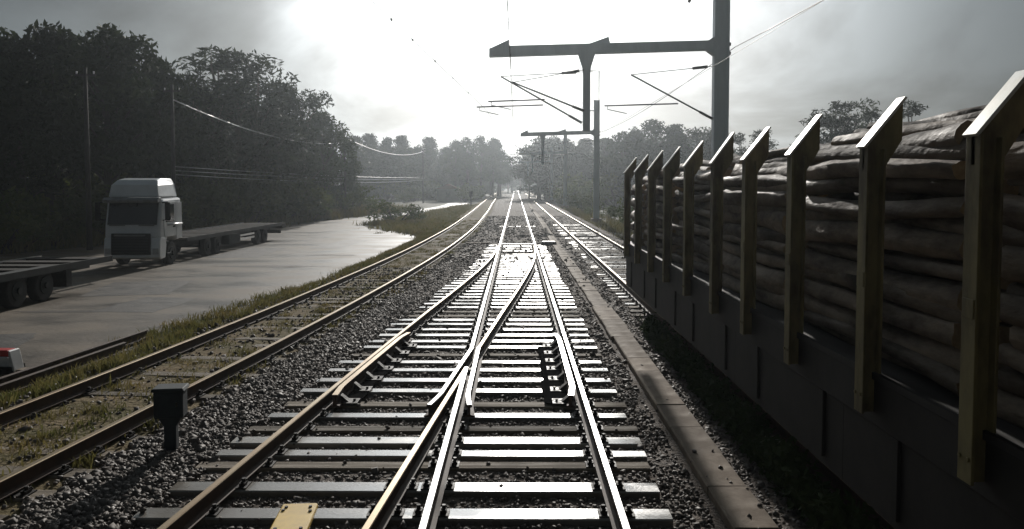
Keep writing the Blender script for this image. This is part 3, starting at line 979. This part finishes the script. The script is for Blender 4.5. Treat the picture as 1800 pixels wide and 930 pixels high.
vis = MB().prism([(.2, 2.74), (-.12, 2.70), (-.14, 2.82), (.02, 2.92), (.2, 2.92)], -1.16, 1.16, axis='x').build('sun_visor', [M['tube']], tr, .02)
# roof deflector: tall, slopes back, rounded corners
sv = []
for x, zt, in ((-1.02, 0), (-.92, 1), (.92, 1), (1.02, 0)):
    pass
d = MB()
vs = []
for (y, z, hw) in ((.18, 2.93, 1.06), (.30, 3.45, 1.0), (.55, 3.66, .84), (1.0, 3.74, .80), (2.05, 3.74, .80), (2.05, 3.5, .98), (2.05, 2.93, 1.06)):
    vs += [(-hw, y, z), (hw, y, z)]
fs = [(2 * k, 2 * k + 1, 2 * k + 3, 2 * k + 2) for k in range(6)] + [(12, 13, 1, 0)]
fs += [tuple(range(0, 14, 2)), tuple(range(1, 14, 2))[::-1]]
d.add(vs, fs)
d.build('roof_deflector', [M['white']], tr, .05)
for s in (1, -1):
    dd = MB().prism([(.42, 1.25), (1.5, 1.25), (1.5, 2.72), (.52, 2.72), (.36, 1.95)], min(s * (W + .001), s * (W + .02)), max(s * (W + .001), s * (W + .02)), axis='x').build('door', [M['white']], tr, .01)
    MB().prism([(.52, 1.86), (1.38, 1.86), (1.38, 2.62), (.64, 2.62)], min(s * (W + .021), s * (W + .027)), max(s * (W + .021), s * (W + .027)), axis='x').build('side_window', [M['glass']], dd)
    MB().box(min(s * (W + .021), s * (W + .05)), max(s * (W + .021), s * (W + .05)), 1.25, 1.42, 1.62, 1.68).build('handle', [M['black']], dd)
    mr_ = MB().tube([(s * (W), .3, 2.7), (s * (W + .3), .12, 2.72)], .025, 6).tube([(s * W, .3, 1.95), (s * (W + .28), .14, 2.0)], .02, 6).build('mirror_arm', [M['black']], tr)
    MB().box(min(s * (W + .2), s * (W + .4)), max(s * (W + .2), s * (W + .4)), .04, .15, 1.95, 2.72).build('mirror', [M['black']], mr_, .03)
    MB().box(min(s * 1.0, s * (W + .01)), max(s * 1.0, s * (W + .01)), .66, 1.6, .42, .55).build('step', [M['chassis']], tr, .02)
# wheel arch strip that catches the light, and rear cab fairing
for s in (1, -1):
    MB().prism([(1.62, 1.1), (2.2, 1.1), (2.2, 2.7), (1.62, 2.7)], min(s * (W + .001), s * (W + .012)), max(s * (W + .001), s * (W + .012)), axis='x').build('side_panel', [M['white']], tr, .006)
    MB().tube([(s * (W + .02), .7, 1.735), (s * (W + .03), 1.5, 1.76), (s * (W + .02), 2.18, 1.745)], .035, 8).build('waist_rail', [M['silver']], tr)
    wheel(tr, s * .98, 1.2, .5, .5, .32)
flat_trailer(tr, 2.6, 17.2, zd=1.04, wheels=(5.2, 6.5, 12.8, 14.1))
MB().box(-.45, .45, .2, 16.6, .55, .86).build('frame', [M['chassis']], tr)
for s in (1, -1):
    MB().box(min(s * .8, s * 1.2), max(s * .8, s * 1.2), 8.0, 9.6, .35, .85).build('tool_locker', [M['chassis']], tr, .03)
    for z in (.46, .66):
        MB().box(min(s * 1.15, s * 1.19), max(s * 1.15, s * 1.19), 9.7, 12.0, z, z + .1).build('side_guard', [M['silver']], tr)
MB().box(-1.25, 1.25, 17.2, 18.0, .72, 1.0).build('tail_board', [M['deck']], tr)
MB().box(-1.2, 1.2, 16.9, 17.1, .4, .6).build('rear_bumper', [M['chassis']], tr)

t2 = thing('flat_trailer', 'empty dark flat trailer parked at the left edge before the white lorry', 'trailer', (-15.1, 15.2, YL))
flat_trailer(t2, 0, 12.0, zd=1.0, wheels=(5.6, 6.9, 8.2))
MB().box(-.45, .45, .2, 9.9, .55, .85).build('frame', [M['chassis']], t2)
MB().box(-1.22, 1.22, 9.2, 9.5, .3, .88).build('mud_flap', [M['rubber']], t2)
for s in (1, -1):
    MB().prism([(4.9, .98), (5.2, 1.02), (8.7, 1.02), (9.0, .98), (9.0, .82), (4.9, .82)], min(s * .85, s * 1.24), max(s * .85, s * 1.24), axis='x').build('mudguard', [M['chassis']], t2)
    MB().box(min(s * 1.15, s * 1.19), max(s * 1.15, s * 1.19), 1.6, 4.4, .45, .55).build('side_guard', [M['silver']], t2)
    MB().box(min(s * 1.15, s * 1.19), max(s * 1.15, s * 1.19), 1.6, 4.4, .66, .76).build('side_guard', [M['silver']], t2)

# barrier and old rails at the lower left
ba = thing('road_barrier', 'low red and white plastic barrier at the left edge of the yard', 'barrier', (-9.66, 14.55, YL), R(-3))
MB().prism([(-.75, .0), (.46, .0), (.44, .12), (-.75, .12)], -.22, .22).build('foot', [M['black']], ba, .015)
MB().prism([(-.75, .121), (.42, .121), (.37, .30), (-.75, .30)], -.16, .16).build('body', [M['white_plastic']], ba, .015)
MB().prism([(-.75, .301), (.37, .301), (.345, .42), (-.75, .42)], -.12, .12).build('top', [M['red']], ba, .015)
MB().prism([(.372, .13), (.47, .02), (.49, .02), (.40, .40), (.375, .42)], -.14, .14).build('end_plate', [M['white_plastic']], ba, .01)
for k, (xa, ya, xb, yb, lab) in enumerate(((-9.0, 8.5, -8.25, 17.6, 'rusty old rail lying along the edge of the yard nearest the asphalt'), (-8.55, 9.5, -8.05, 16.2, 'rusty old rail lying in the weeds next to the siding'))):
    o = MB().sweep(PROF, [(xa, ya, YL + .06), ((xa + xb) / 2 + .03, (ya + yb) / 2, YL + .07), (xb, yb, YL + .05)], [0] * len(PROF)).build('discarded_rail', [M['rust'], M['rust']])
    tag(o, lab, 'rail')
for k, (x, y, rz, lab) in enumerate(((-9.0, 10.5, 80, 'old timber baulk under the rusty rails, the one nearest the camera'), (-8.55, 14.6, 84, 'old timber baulk under the rusty rails beside the barrier'))):
    o = MB().box(-.9, .9, -.12, .12, 0, .058).build('timber_baulk', [M['old_sleeper']], None, .01, (x, y, YL))
    o.rotation_euler = (0, 0, R(rz - 78))
    tag(o, lab, 'timber')

sp = thing('signal_post', 'small dark lineside post at the left where the road meets the siding', 'post', (-6.9, 122, -.2))
MB().tube([(0, 0, 0), (0, 0, 1.9)], .09, 8).build('shaft', [M['iron']], sp)
MB().box(-.28, .28, -.12, .12, 1.5, 2.3).build('head', [M['black']], sp, .03)

# ------------------------------------------------------------------ vegetation
rng = np.random.default_rng(5)


def leaf_cards(cent, size, aspect, up=0.3):
    n = len(cent)
    a = rng.normal(size=(n, 3))
    a /= np.linalg.norm(a, axis=1)[:, None]
    b = rng.normal(size=(n, 3))
    b -= a * (a * b).sum(1)[:, None]
    b /= np.linalg.norm(b, axis=1)[:, None]
    s = size * rng.uniform(.6, 1.35, size=(n, 1))
    v = np.stack([cent - a * s, cent + b * s * aspect, cent + a * s, cent - b * s * aspect], 1).reshape(-1, 3)
    f = np.arange(n * 4).reshape(-1, 4)
    return v, f


def crown_pts(clumps, per):
    cs = []
    for (c, r) in clumps:
        k = int(per * (r ** 1.6))
        d = rng.normal(size=(k, 3))
        d /= np.linalg.norm(d, axis=1)[:, None]
        rad = rng.uniform(.25, 1, size=(k, 1)) ** .6
        p = np.array(c) + d * rad * r * np.array([1, 1, .72])
        cs.append(p)
    return np.concatenate(cs)


def tree_proto(kind, seed, H=12.0):
    global rng
    rng = np.random.default_rng(seed)
    rr = random.Random(seed)
    cl = []
    tm = MB()
    if kind == 'pine':
        R0, zb = H * .30, H * .34
        n = 46
        for i in range(n):
            u = rr.random()
            z = zb + (H * .93 - zb) * u
            prof = math.sin(math.pi * min(1, .22 + .74 * u)) ** .8
            a = rr.random() * 6.283
            q = R0 * prof * rr.uniform(.35, 1.0)
            cl.append(((q * math.cos(a), q * math.sin(a), z), H * rr.uniform(.065, .115)))
        per, size, asp = 95, .22, .42
        tr_r = .022 * H
    elif kind == 'euc':
        R0, zb = H * .21, H * .28
        n = 30
        for i in range(n):
            u = rr.random() ** .8
            z = zb + (H * .95 - zb) * u
            a = rr.random() * 6.283
            q = R0 * (1.0 - .55 * u) * rr.uniform(.3, 1.1)
            cl.append(((q * math.cos(a), q * math.sin(a), z), H * rr.uniform(.05, .095)))
        cl.append(((0, 0, H * .96), H * .05))
        per, size, asp = 105, .20, .3
        tr_r = .016 * H
    elif kind == 'cone':
        R0, zb = H * .25, H * .06
        for i in range(74):
            u = rr.random() ** .85
            z = zb + (H * .96 - zb) * u
            a = rr.random() * 6.283
            q = R0 * (1.0 - .9 * u) * math.sqrt(rr.uniform(.05, 1.05))
            cl.append(((q * math.cos(a), q * math.sin(a), z), H * rr.uniform(.065, .095) * (1.15 - .4 * u)))
        for i in range(9):
            cl.append(((rr.uniform(-.02, .02) * H, rr.uniform(-.02, .02) * H, H * (.55 + .045 * i)), H * (.10 - .0062 * i)))
        per, size, asp = 110, .21, .38
        tr_r = .018 * H
    else:                       # bush
        R0 = H * .62
        for i in range(24):
            a = rr.random() * 6.283
            q = R0 * math.sqrt(rr.random())
            z = H * (.2 + .62 * rr.random() * (1 - .5 * (q / R0) ** 2))
            cl.append(((q * math.cos(a), q * math.sin(a), z), H * rr.uniform(.13, .22)))
        per, size, asp = 170, .10, .4
        tr_r = .03 * H
    pts = crown_pts(cl, per)
    v, f = leaf_cards(pts, size, asp)
    lm = {'pine': 'leaf_pine', 'euc': 'leaf_euc', 'cone': 'leaf_euc', 'bush': 'leaf_bush'}[kind]
    crown = np_mesh('crown', v, f, 4, [M[lm]])
    if kind != 'bush':
        bend = rr.uniform(-.03, .03) * H
        tm.tube([(0, 0, -.3), (bend * .3, 0, H * .3), (bend, bend * .5, H * .6), (bend * .6, bend * .8, H * .88)], [tr_r, tr_r * .8, tr_r * .5, tr_r * .15], 8)
        for c, r in rr.sample(cl, 11):
            z0 = max(H * .25, c[2] - H * .2)
            tm.tube([(bend * z0 / H, 0, z0), (c[0] * .5, c[1] * .5, (z0 + c[2]) / 2 + .15), c], [tr_r * .38, tr_r * .25, tr_r * .08], 5)
    else:
        for c, r in rr.sample(cl, 9):
            tm.tube([(c[0] * .15, c[1] * .15, -.1), (c[0] * .6, c[1] * .6, c[2] * .5), c], [tr_r * .5, tr_r * .35, tr_r * .1], 5)
    return crown, tm.mesh('trunk', [M['euc_trunk' if kind == 'euc' else 'trunk']])


PR = {'pine': [tree_proto('pine', 11 + k) for k in range(5)], 'euc': [tree_proto('euc', 31 + k) for k in range(5)],
      'cone': [tree_proto('cone', 71 + k) for k in range(4)],
      'bush': [tree_proto('bush', 51 + k, 2.0) for k in range(4)]}
PH = {'pine': 12.0, 'euc': 12.0, 'cone': 12.0, 'bush': 2.0}
NM = {'pine': 'pine_tree', 'euc': 'eucalyptus_tree', 'cone': 'tree', 'bush': 'bush'}
PX = 1400.0


def tree(kind, px, ytop, dist, label, group=None, wide=1.0, k=None, zb=YL):
    """stands at dist metres ahead where the photograph shows it; its height from its top there"""
    x = (px - 907) / PX * dist
    h = CAMZ + (325 - ytop) / PX * dist - zb
    return tree_at(kind, x, dist, h, label, group, wide, k, zb)


def tree_at(kind, x, y, h, label, group=None, wide=1.0, k=None, zb=YL):
    cr, tk = PR[kind][k if k is not None else rnd.randrange(len(PR[kind]))]
    s = h / PH[kind]
    t = thing(NM[kind], label, 'bush' if kind == 'bush' else 'tree', (x, y, zb), rnd.uniform(0, 6.28), group)
    sc_ = (s * wide, s * wide, s)
    inst(cr, 'crown', t, scale=sc_)
    inst(tk, 'stems' if kind == 'bush' else 'trunk', t, scale=sc_)
    return t


# tall wood behind the yard, front trees from left to right
front = [
    ('pine', 8, 44, 50, 'tall dark pine at the far left edge of the wood', 1.0), ('pine', 86, 40, 52, 'tall dark pine with a ragged top, second from the left edge', 1.0),
    ('pine', 190, 38, 51, 'round headed tall pine standing over the lorry cab', 1.0), ('pine', 240, 66, 53, 'pine with a sloping shoulder right of the round headed one', .95),
    ('pine', 280, 98, 56, 'pine on the right flank of the left tree mass, beside the sky gap', .8), ('pine', 40, 150, 47, 'lower dark tree at the left edge before the tall pines', 1.2),
    ('euc', 375, 80, 66, 'spiky topped eucalyptus, left peak of the middle tree mass', 1.45), ('euc', 420, 88, 68, 'spiky topped eucalyptus, centre of the middle tree mass', 1.45),
    ('euc', 455, 108, 69, 'eucalyptus right of the centre of the middle tree mass', 1.4), ('euc', 345, 128, 64, 'smaller tree on the left flank of the middle mass by the sky gap', 1.2),
    ('pine', 490, 142, 74, 'broad dark tree stepping down right of the middle mass', .9), ('euc', 540, 155, 78, 'open crowned tree with sky showing through its top', 1.1),
    ('pine', 570, 192, 84, 'rounded tree where the wood drops towards the road', .9), ('pine', 600, 228, 92, 'lowest rounded tree at the right end of the near wood', .9),
    ('pine', 320, 185, 60, 'low dark tree filling the gap under the drooping cable', 1.2), ('pine', 140, 64, 58, 'tall pine set back between the ragged and the round headed one', 1.1)]
for kd, px, yt, ds, lab, wd_ in front:
    tree(kd, px, yt, ds, lab, None, wd_)
for k in range(34):              # deeper rows, seen only through the gaps
    px = rnd.uniform(-60, 600)
    lim = float(np.interp(px, [0, 300, 310, 335, 480, 600], [90, 140, 190, 150, 170, 250]))
    tree('pine' if rnd.random() < .6 else 'euc', px, lim + rnd.uniform(10, 90), rnd.uniform(58, 95) + px * .03, 'dark tree deep inside the wood behind the yard', 'trees deep inside the wood', 1.15)
# middle distance and far trees
mid = [(625, 238, 165), (650, 234, 180), (680, 240, 185), (705, 236, 190), (755, 240, 205), (735, 254, 195), (785, 258, 210)]
for k, (px, yt, ds) in enumerate(mid):
    tree('cone', px, yt, ds, ['pointed hazy tree just right of the near wood', 'second pointed hazy tree right of the near wood', 'hazy tree in the middle of the low tree line on the left', 'hazy tree with a narrow tip left of the single spire',
                             'single spire shaped hazy tree left of the tall clump', 'low hazy tree before the spire shaped one', 'low hazy tree at the foot of the tall clump'][k], None, 1.35)
far_l = [(800, 244, 190), (822, 238, 195), (845, 236, 200), (866, 240, 205), (880, 262, 210)]
for k, (px, yt, ds) in enumerate(far_l):
    tree('pine', px, yt, ds, NTH[k] + ' tree from the left in the tall hazy clump left of the bright gap', 'tall hazy clump left of the bright gap', .8)
for px, yt, ds in ((893, 296, 300), (905, 300, 330), (915, 288, 300), (880, 290, 320)):
    tree('euc', px, yt, ds, 'tiny far tree at the end of the track under the bright gap', 'tiny trees at the end of the track', 1.8)
right = [(930, 262, 190), (948, 248, 180), (972, 238, 172), (998, 242, 165), (1022, 248, 160), (1062, 240, 150)]
for k, (px, yt, ds) in enumerate(right):
    tree('pine', px, yt, ds, NTH[k] + ' hazy tree right of the bright gap, in the clump behind the second mast', 'hazy trees behind the second mast', .85)
right2 = [(1095, 228, 130), (1118, 222, 128), (1150, 206, 125), (1185, 216, 122), (1222, 220, 118), (1256, 224, 114)]
for k, (px, yt, ds) in enumerate(right2):
    tree('cone' if k % 2 else 'pine', px, yt, ds, NTH[k] + ' grey green tree from the left in the row behind the near mast pole', 'row of trees behind the near mast pole', 1.2)
for k, (px, yt, ds) in enumerate([(1300, 232, 90), (1335, 228, 88), (1432, 200, 80), (1465, 176, 80), (1492, 178, 82), (1535, 190, 84), (1590, 176, 86), (1660, 215, 80), (1750, 230, 76)]):
    tree('euc', px, yt, ds, ['small tree behind the fourth stake', 'small tree behind the third stake', 'tree left of the tallest one behind the log load', 'tallest lacy eucalyptus behind the log load', 'lacy eucalyptus beside the tallest one',
                             'slim tree peeping over the logs', 'tree top behind the second stake head', 'tree hidden behind the near logs', 'tree behind the nearest stake'][k], None, 1.2)
for k in range(14):
    px = 940 + k * 24 + rnd.uniform(-8, 8)
    tree('cone' if k % 3 else 'pine', px, rnd.uniform(240, 258) - (14 if px > 1080 else 0), rnd.uniform(150, 200), 'broad hazy tree thickening the wood right of the tracks', 'trees thickening the wood right of the tracks', 1.5)
for k in range(44):
    px = rnd.choice((rnd.uniform(615, 885), rnd.uniform(922, 1110)))
    ds = rnd.uniform(168, 235) if px < 907 else rnd.uniform(120, 215)
    x = (px - 907) / PX * ds
    if -8 < x < 8.5:
        x = math.copysign(rnd.uniform(9.5, 14), x)
    tree_at('bush', x, ds, rnd.uniform(3.5, 7), 'dense hazy scrub at the foot of the far tree line', 'scrub at the foot of the far tree line', 1.2)
for k in range(30):             # dense low growth that closes the far end
    px = rnd.choice((rnd.uniform(640, 880), rnd.uniform(925, 1260)))
    tree('cone' if k % 2 else 'pine', px, rnd.uniform(250, 288), rnd.uniform(195, 265), 'hazy low tree filling the far tree line', 'low trees filling the far tree line', 1.3)
for k in range(10):
    px = 560 + k * 72 + rnd.uniform(-20, 20)
    tree('pine', px, 288 + rnd.uniform(-8, 6), 340, 'far tree on the hazy skyline', 'far trees on the skyline', 2.0)

for k in range(26):
    tree_at('pine', -75 + k * 6 + rnd.uniform(-2, 2), rnd.uniform(432, 470), rnd.uniform(9, 12.5), 'tiny far tree closing the view at the end of the tracks', 'tiny trees at the end of the track', 1.8)
for k in range(30):
    tree_at('bush', -75 + k * 5.2 + rnd.uniform(-2, 2), rnd.uniform(424, 430), rnd.uniform(5, 9), 'tiny far bush closing the view at the end of the tracks', 'tiny bushes at the end of the track', 1.5)
# bushes: under the wood, on the grass peninsula, along the right hand track
for k in range(46):
    px = -40 + k * 15 + rnd.uniform(-8, 8)
    ds = float(np.interp(px, [0, 160, 480, 600, 700], [40, 44, 66, 88, 112])) + rnd.uniform(-2, 7)
    x = (px - 907) / PX * ds
    if ff(ds) < x + 1.2:
        x = ff(ds) - 1.2 - rnd.uniform(0, 3)
    zone = 'left of the lorry' if px < 170 else ('behind the lorry' if px < 330 else ('behind the empty flat bed' if px < 510 else 'along the far road'))
    tree_at('bush', x, ds, rnd.uniform(1.8, 4.8), 'bush in the undergrowth at the foot of the wood ' + zone, 'bushes at the foot of the wood ' + zone, rnd.uniform(.9, 1.2))
for k in range(60):
    ds = rnd.uniform(52, 115)
    x = (rnd.uniform(-80, 560) - 907) / PX * ds
    tree_at('bush', min(x, ff(ds) - 3), ds, rnd.uniform(3.5, 6.5), 'tall dark shrub deep between the trunks of the wood', 'shrubs deep in the wood', 1.1)
tree_at('bush', -10.9, 72, 2.5, 'dark round bush on the grass tongue between yard and road', None, 1.45, 0)
tree_at('bush', -12.2, 74, 1.7, 'smaller bush at the left foot of the dark round bush', None, 1.2, 1)
tree_at('bush', -9.3, 76, 1.4, 'small bush on the right of the dark round bush', None, 1.1, 2)
for k in range(15):
    ds = 58 + k * 7 + rnd.uniform(-2, 2)
    tree_at('bush', 8.2 + rnd.uniform(0, 2.6), ds, rnd.uniform(1.3, 3.6), 'bush beside the right hand track beyond the wagon', 'bushes beyond the wagon', rnd.uniform(.8, 1.1))
for k in range(14):
    ds = 22 + k * 3.2
    tree_at('bush', 8.4 + rnd.uniform(0, 2.5), ds, rnd.uniform(1.8, 3.4), 'bush in the dark strip behind the timber wagon', 'bushes behind the wagon', 1.0)
for k in range(14):
    ds = 150 + k * 7 + rnd.uniform(-3, 3)
    tree_at('bush', -11 + rnd.uniform(-6, 2.5) if k % 2 else -14 - rnd.uniform(3, 9), ds, rnd.uniform(2.2, 4.5), 'hazy bush where the road runs out of sight', 'hazy bushes at the far end of the road', 1.1)

# small white house glimpsed through the far trees
for x, y, lab in ((-14.2, 168, 'tiny white house glimpsed left of the siding through the far trees'), (8.6, 172, 'tiny white hut right of the tracks in the far haze')):
    h = thing('house', lab, 'house', (x, y, YL))
    MB().box(-2.2, 2.2, -2, 2, 0, 2.6).build('wall', [M['wall']], h)
    MB().prism([(-2.5, 2.602), (2.5, 2.602), (0, 3.7)], -2.2, 2.2).build('roof', [M['roof']], h)
    MB().box(-.4, .4, -2.03, -2.002, .9, 1.9).build('window', [M['glass']], h)

# ------------------------------------------------------------------ ballast stones
rng = np.random.default_rng(3)
cube = np.array([(-1, -1, -1), (1, -1, -1), (1, 1, -1), (-1, 1, -1), (-1, -1, 1), (1, -1, 1), (1, 1, 1), (-1, 1, 1)], float)
cf = np.array([(0, 3, 2, 1), (4, 5, 6, 7), (0, 1, 5, 4), (1, 2, 6, 5), (2, 3, 7, 6), (3, 0, 4, 7)])


def stones(name, n, ylo, yhi, size, xfun, mats, z0=-.06, power=1.0):
    y = ylo + (yhi - ylo) * rng.random(n) ** power
    lo = np.array([xfun(v)[0] for v in y])
    hi = np.array([xfun(v)[1] for v in y])
    x = lo + (hi - lo) * rng.random(n)
    keep = np.ones(n, bool)
    top = np.zeros(n)
    rect = np.array(SL_RECT)
    o = np.argsort(rect[:, 0])
    for (ry, hw, a, b) in rect[o]:
        ins = (np.abs(y - ry) < hw + .02) & (x > a - .03) & (x < b + .03)
        lucky = rng.random(n) < .012
        keep &= ~(ins & ~lucky)
        top[ins & lucky] = .045
    d = np.array([off(v) for v in y])
    lc = np.array([left_c(v) for v in y])
    for rx in (np.full(n, XL), np.full(n, XR), XL - d, XR - d, lc - G2, lc + G2, np.full(n, RC - G2), np.full(n, RC + G2)):
        keep &= ~(np.abs(x - rx) < .10)
    keep &= ~((np.abs(x - 2.12) < .25) & (rng.random(n) > .012))
    top[np.abs(x - 2.12) < .25] = .09
    x, y, top = x[keep], y[keep], top[keep]
    n = len(x)
    s = size * rng.lognormal(0, .32, size=(n, 1, 1)) * rng.uniform(.5, 1.1, size=(n, 1, 3))
    v = cube[None] * rng.uniform(.55, 1.0, size=(n, 8, 3)) * s
    a = rng.normal(size=(n, 4))
    a /= np.linalg.norm(a, axis=1)[:, None]
    w, i, j, k = a.T
    Rm = np.stack([1 - 2 * (j * j + k * k), 2 * (i * j - k * w), 2 * (i * k + j * w), 2 * (i * j + k * w), 1 - 2 * (i * i + k * k), 2 * (j * k - i * w), 2 * (i * k - j * w), 2 * (j * k + i * w), 1 - 2 * (i * i + j * j)], 1).reshape(n, 3, 3)
    v = np.einsum('nij,nkj->nki', Rm, v)
    z = z0 + .030 * np.clip((y - 13) / 15, 0, 1) + top + rng.uniform(-.016, .010, size=n)
    v += np.stack([x, y, z], 1)[:, None, :]
    f = (cf[None] + (np.arange(n) * 8)[:, None, None]).reshape(-1, 4)
    me = np_mesh(name, v.reshape(-1, 3), f, 4, mats)
    ob = bpy.data.objects.new(name, me)
    link(ob)
    return tag(ob, kind='stuff')


xf = lambda y: (left_c(y) + 1.15, 5.6)
stones('ballast_stones', 60000, 4.5, 14, .020, xf, [M['stone']])
stones('ballast_stones', 44000, 13, 34, .027, xf, [M['stone']], power=1.25)
stones('ballast_stones', 9000, 32, 80, .045, xf, [M['stone']], power=1.3)
stones('siding_stones', 5000, 4.5, 30, .026, lambda y: (left_c(y) - 1.7, left_c(y) + 1.2), [M['stone']], z0=-.03)
# the shoulder between siding and turnout carries the deepest stones
stones('ballast_stones', 24000, 5, 22, .025, lambda y: (left_c(y) + 1.2, XL - off(y) - .55), [M['stone']], z0=-.025)


# ------------------------------------------------------------------ grass
def grass(name, xs, ys_, zs, hgt, w=.012, label=None):
    n = len(xs)
    h = hgt * rng.uniform(.4, 1.25, n)
    a = rng.uniform(0, 6.283, n)
    lean = rng.normal(0, .35, size=(n, 2)) * h[:, None]
    base = np.stack([xs, ys_, zs], 1)
    side = np.stack([np.cos(a), np.sin(a), np.zeros(n)], 1) * (w * rng.uniform(.6, 1.6, n))[:, None]
    midp = base + np.concatenate([lean * .35, (h * .6)[:, None]], 1)
    tip = base + np.concatenate([lean, h[:, None]], 1)
    v = np.stack([base - side, base + side, midp + side * .7, midp - side * .7, tip], 1).reshape(-1, 3)
    i = np.arange(n) * 5
    f = np.concatenate([np.stack([i, i + 1, i + 2], 1), np.stack([i, i + 2, i + 3], 1), np.stack([i + 3, i + 2, i + 4], 1)])
    me = np_mesh(name, v, f, 3, [M['grass']])
    ob = bpy.data.objects.new(name, me)
    link(ob)
    return tag(ob, kind='stuff')


def clustered(n, ylo, yhi, xlo, xhi, nc, spread, power=1.4):
    cy = ylo + (yhi - ylo) * rng.random(nc) ** power
    u = rng.random(nc)
    cx = np.array([xlo(y) + (xhi(y) - xlo(y)) * q for y, q in zip(cy, u)])
    idx = rng.integers(0, nc, n)
    sp_ = spread * rng.uniform(.5, 1.5, nc)[idx]
    return cx[idx] + rng.normal(0, 1, n) * sp_, cy[idx] + rng.normal(0, 1, n) * sp_ * 1.3


def zland(x, y):
    lc = np.array([left_c(v) for v in y])
    return np.interp(x - lc, [-2.5, -1.75, -1.3, 0], [YL - .03, -.11, -.05, -.04])


x, y = clustered(26000, 9, 75, lambda v: fe(v) - .05 if v < 56 else -10, lambda v: left_c(v) - 1.25, 420, .16)
grass('verge_grass', x, y, zland(x, y), .2)
x, y = clustered(22000, 6, 70, lambda v: left_c(v) - 1.5, lambda v: left_c(v) + 1.2, 420, .13)
rr_ = np.abs(np.abs(x - np.array([left_c(v) for v in y])) - G2) > .07
x, y = x[rr_], y[rr_]
grass('siding_weeds', x, y, zland(x, y) - .01, .11, .008)
x, y = clustered(15000, 55, 130, lambda v: max(fe(v), -13) + .2, lambda v: left_c(v) - 1.4, 400, .5, 1.1)
grass('verge_grass', x, y, np.full(len(x), YL - .01), .4, .03)
x, y = clustered(16000, 36, 110, lambda v: ff(v) - 7, lambda v: ff(v) - .1, 260, .5, 1.2)
grass('reed_grass', x, y, np.full(len(x), YL - .01), 1.0, .03)
x, y = clustered(9000, 22, 120, lambda v: 6.4, lambda v: 9.5, 260, .3, 1.2)
grass('lineside_grass', x, y, np.full(len(x), YL), .45, .02)

# rank weeds in the wagon's shade between the trough and the wheels
nw = 2600
wy = 4.0 + 13.0 * rng.random(nw)
wx = 2.72 + .30 * rng.random(nw)
wh = .10 + .40 * rng.random(nw) ** 1.4 * (.5 + .5 * np.sin(wy * 2.1) ** 2)
pts_ = np.repeat(np.stack([wx, wy, np.zeros(nw)], 1), 7, 0)
pts_ += np.concatenate([rng.normal(0, .05, (nw * 7, 2)), (np.repeat(wh, 7) * rng.random(nw * 7) - .04)[:, None]], 1)
v_, f_ = leaf_cards(pts_, .055, .4)
ob = bpy.data.objects.new('trackside_weeds', np_mesh('trackside_weeds', v_, f_, 4, [M['leaf_pine']]))
link(ob)
tag(ob, kind='stuff')

# ------------------------------------------------------------------ haze
hz = MB().box(-430, 430, -70, 770, YL - 1.0, 21).build('haze', [])
hm = bpy.data.materials.new('haze air')
hm.use_nodes = True
hn, hl_ = hm.node_tree.nodes, hm.node_tree.links
hn.clear()
ho = hn.new('ShaderNodeOutputMaterial')
pv = hn.new('ShaderNodeVolumePrincipled')
pv.inputs['Color'].default_value = (0.86, 0.94, 1.0, 1)
pv.inputs['Density'].default_value = 0.00052
pv.inputs['Anisotropy'].default_value = 0.81
hl_.new(pv.outputs[0], ho.inputs['Volume'])
hz.data.materials.clear()
hz.data.materials.append(hm)
tag(hz, kind='stuff')
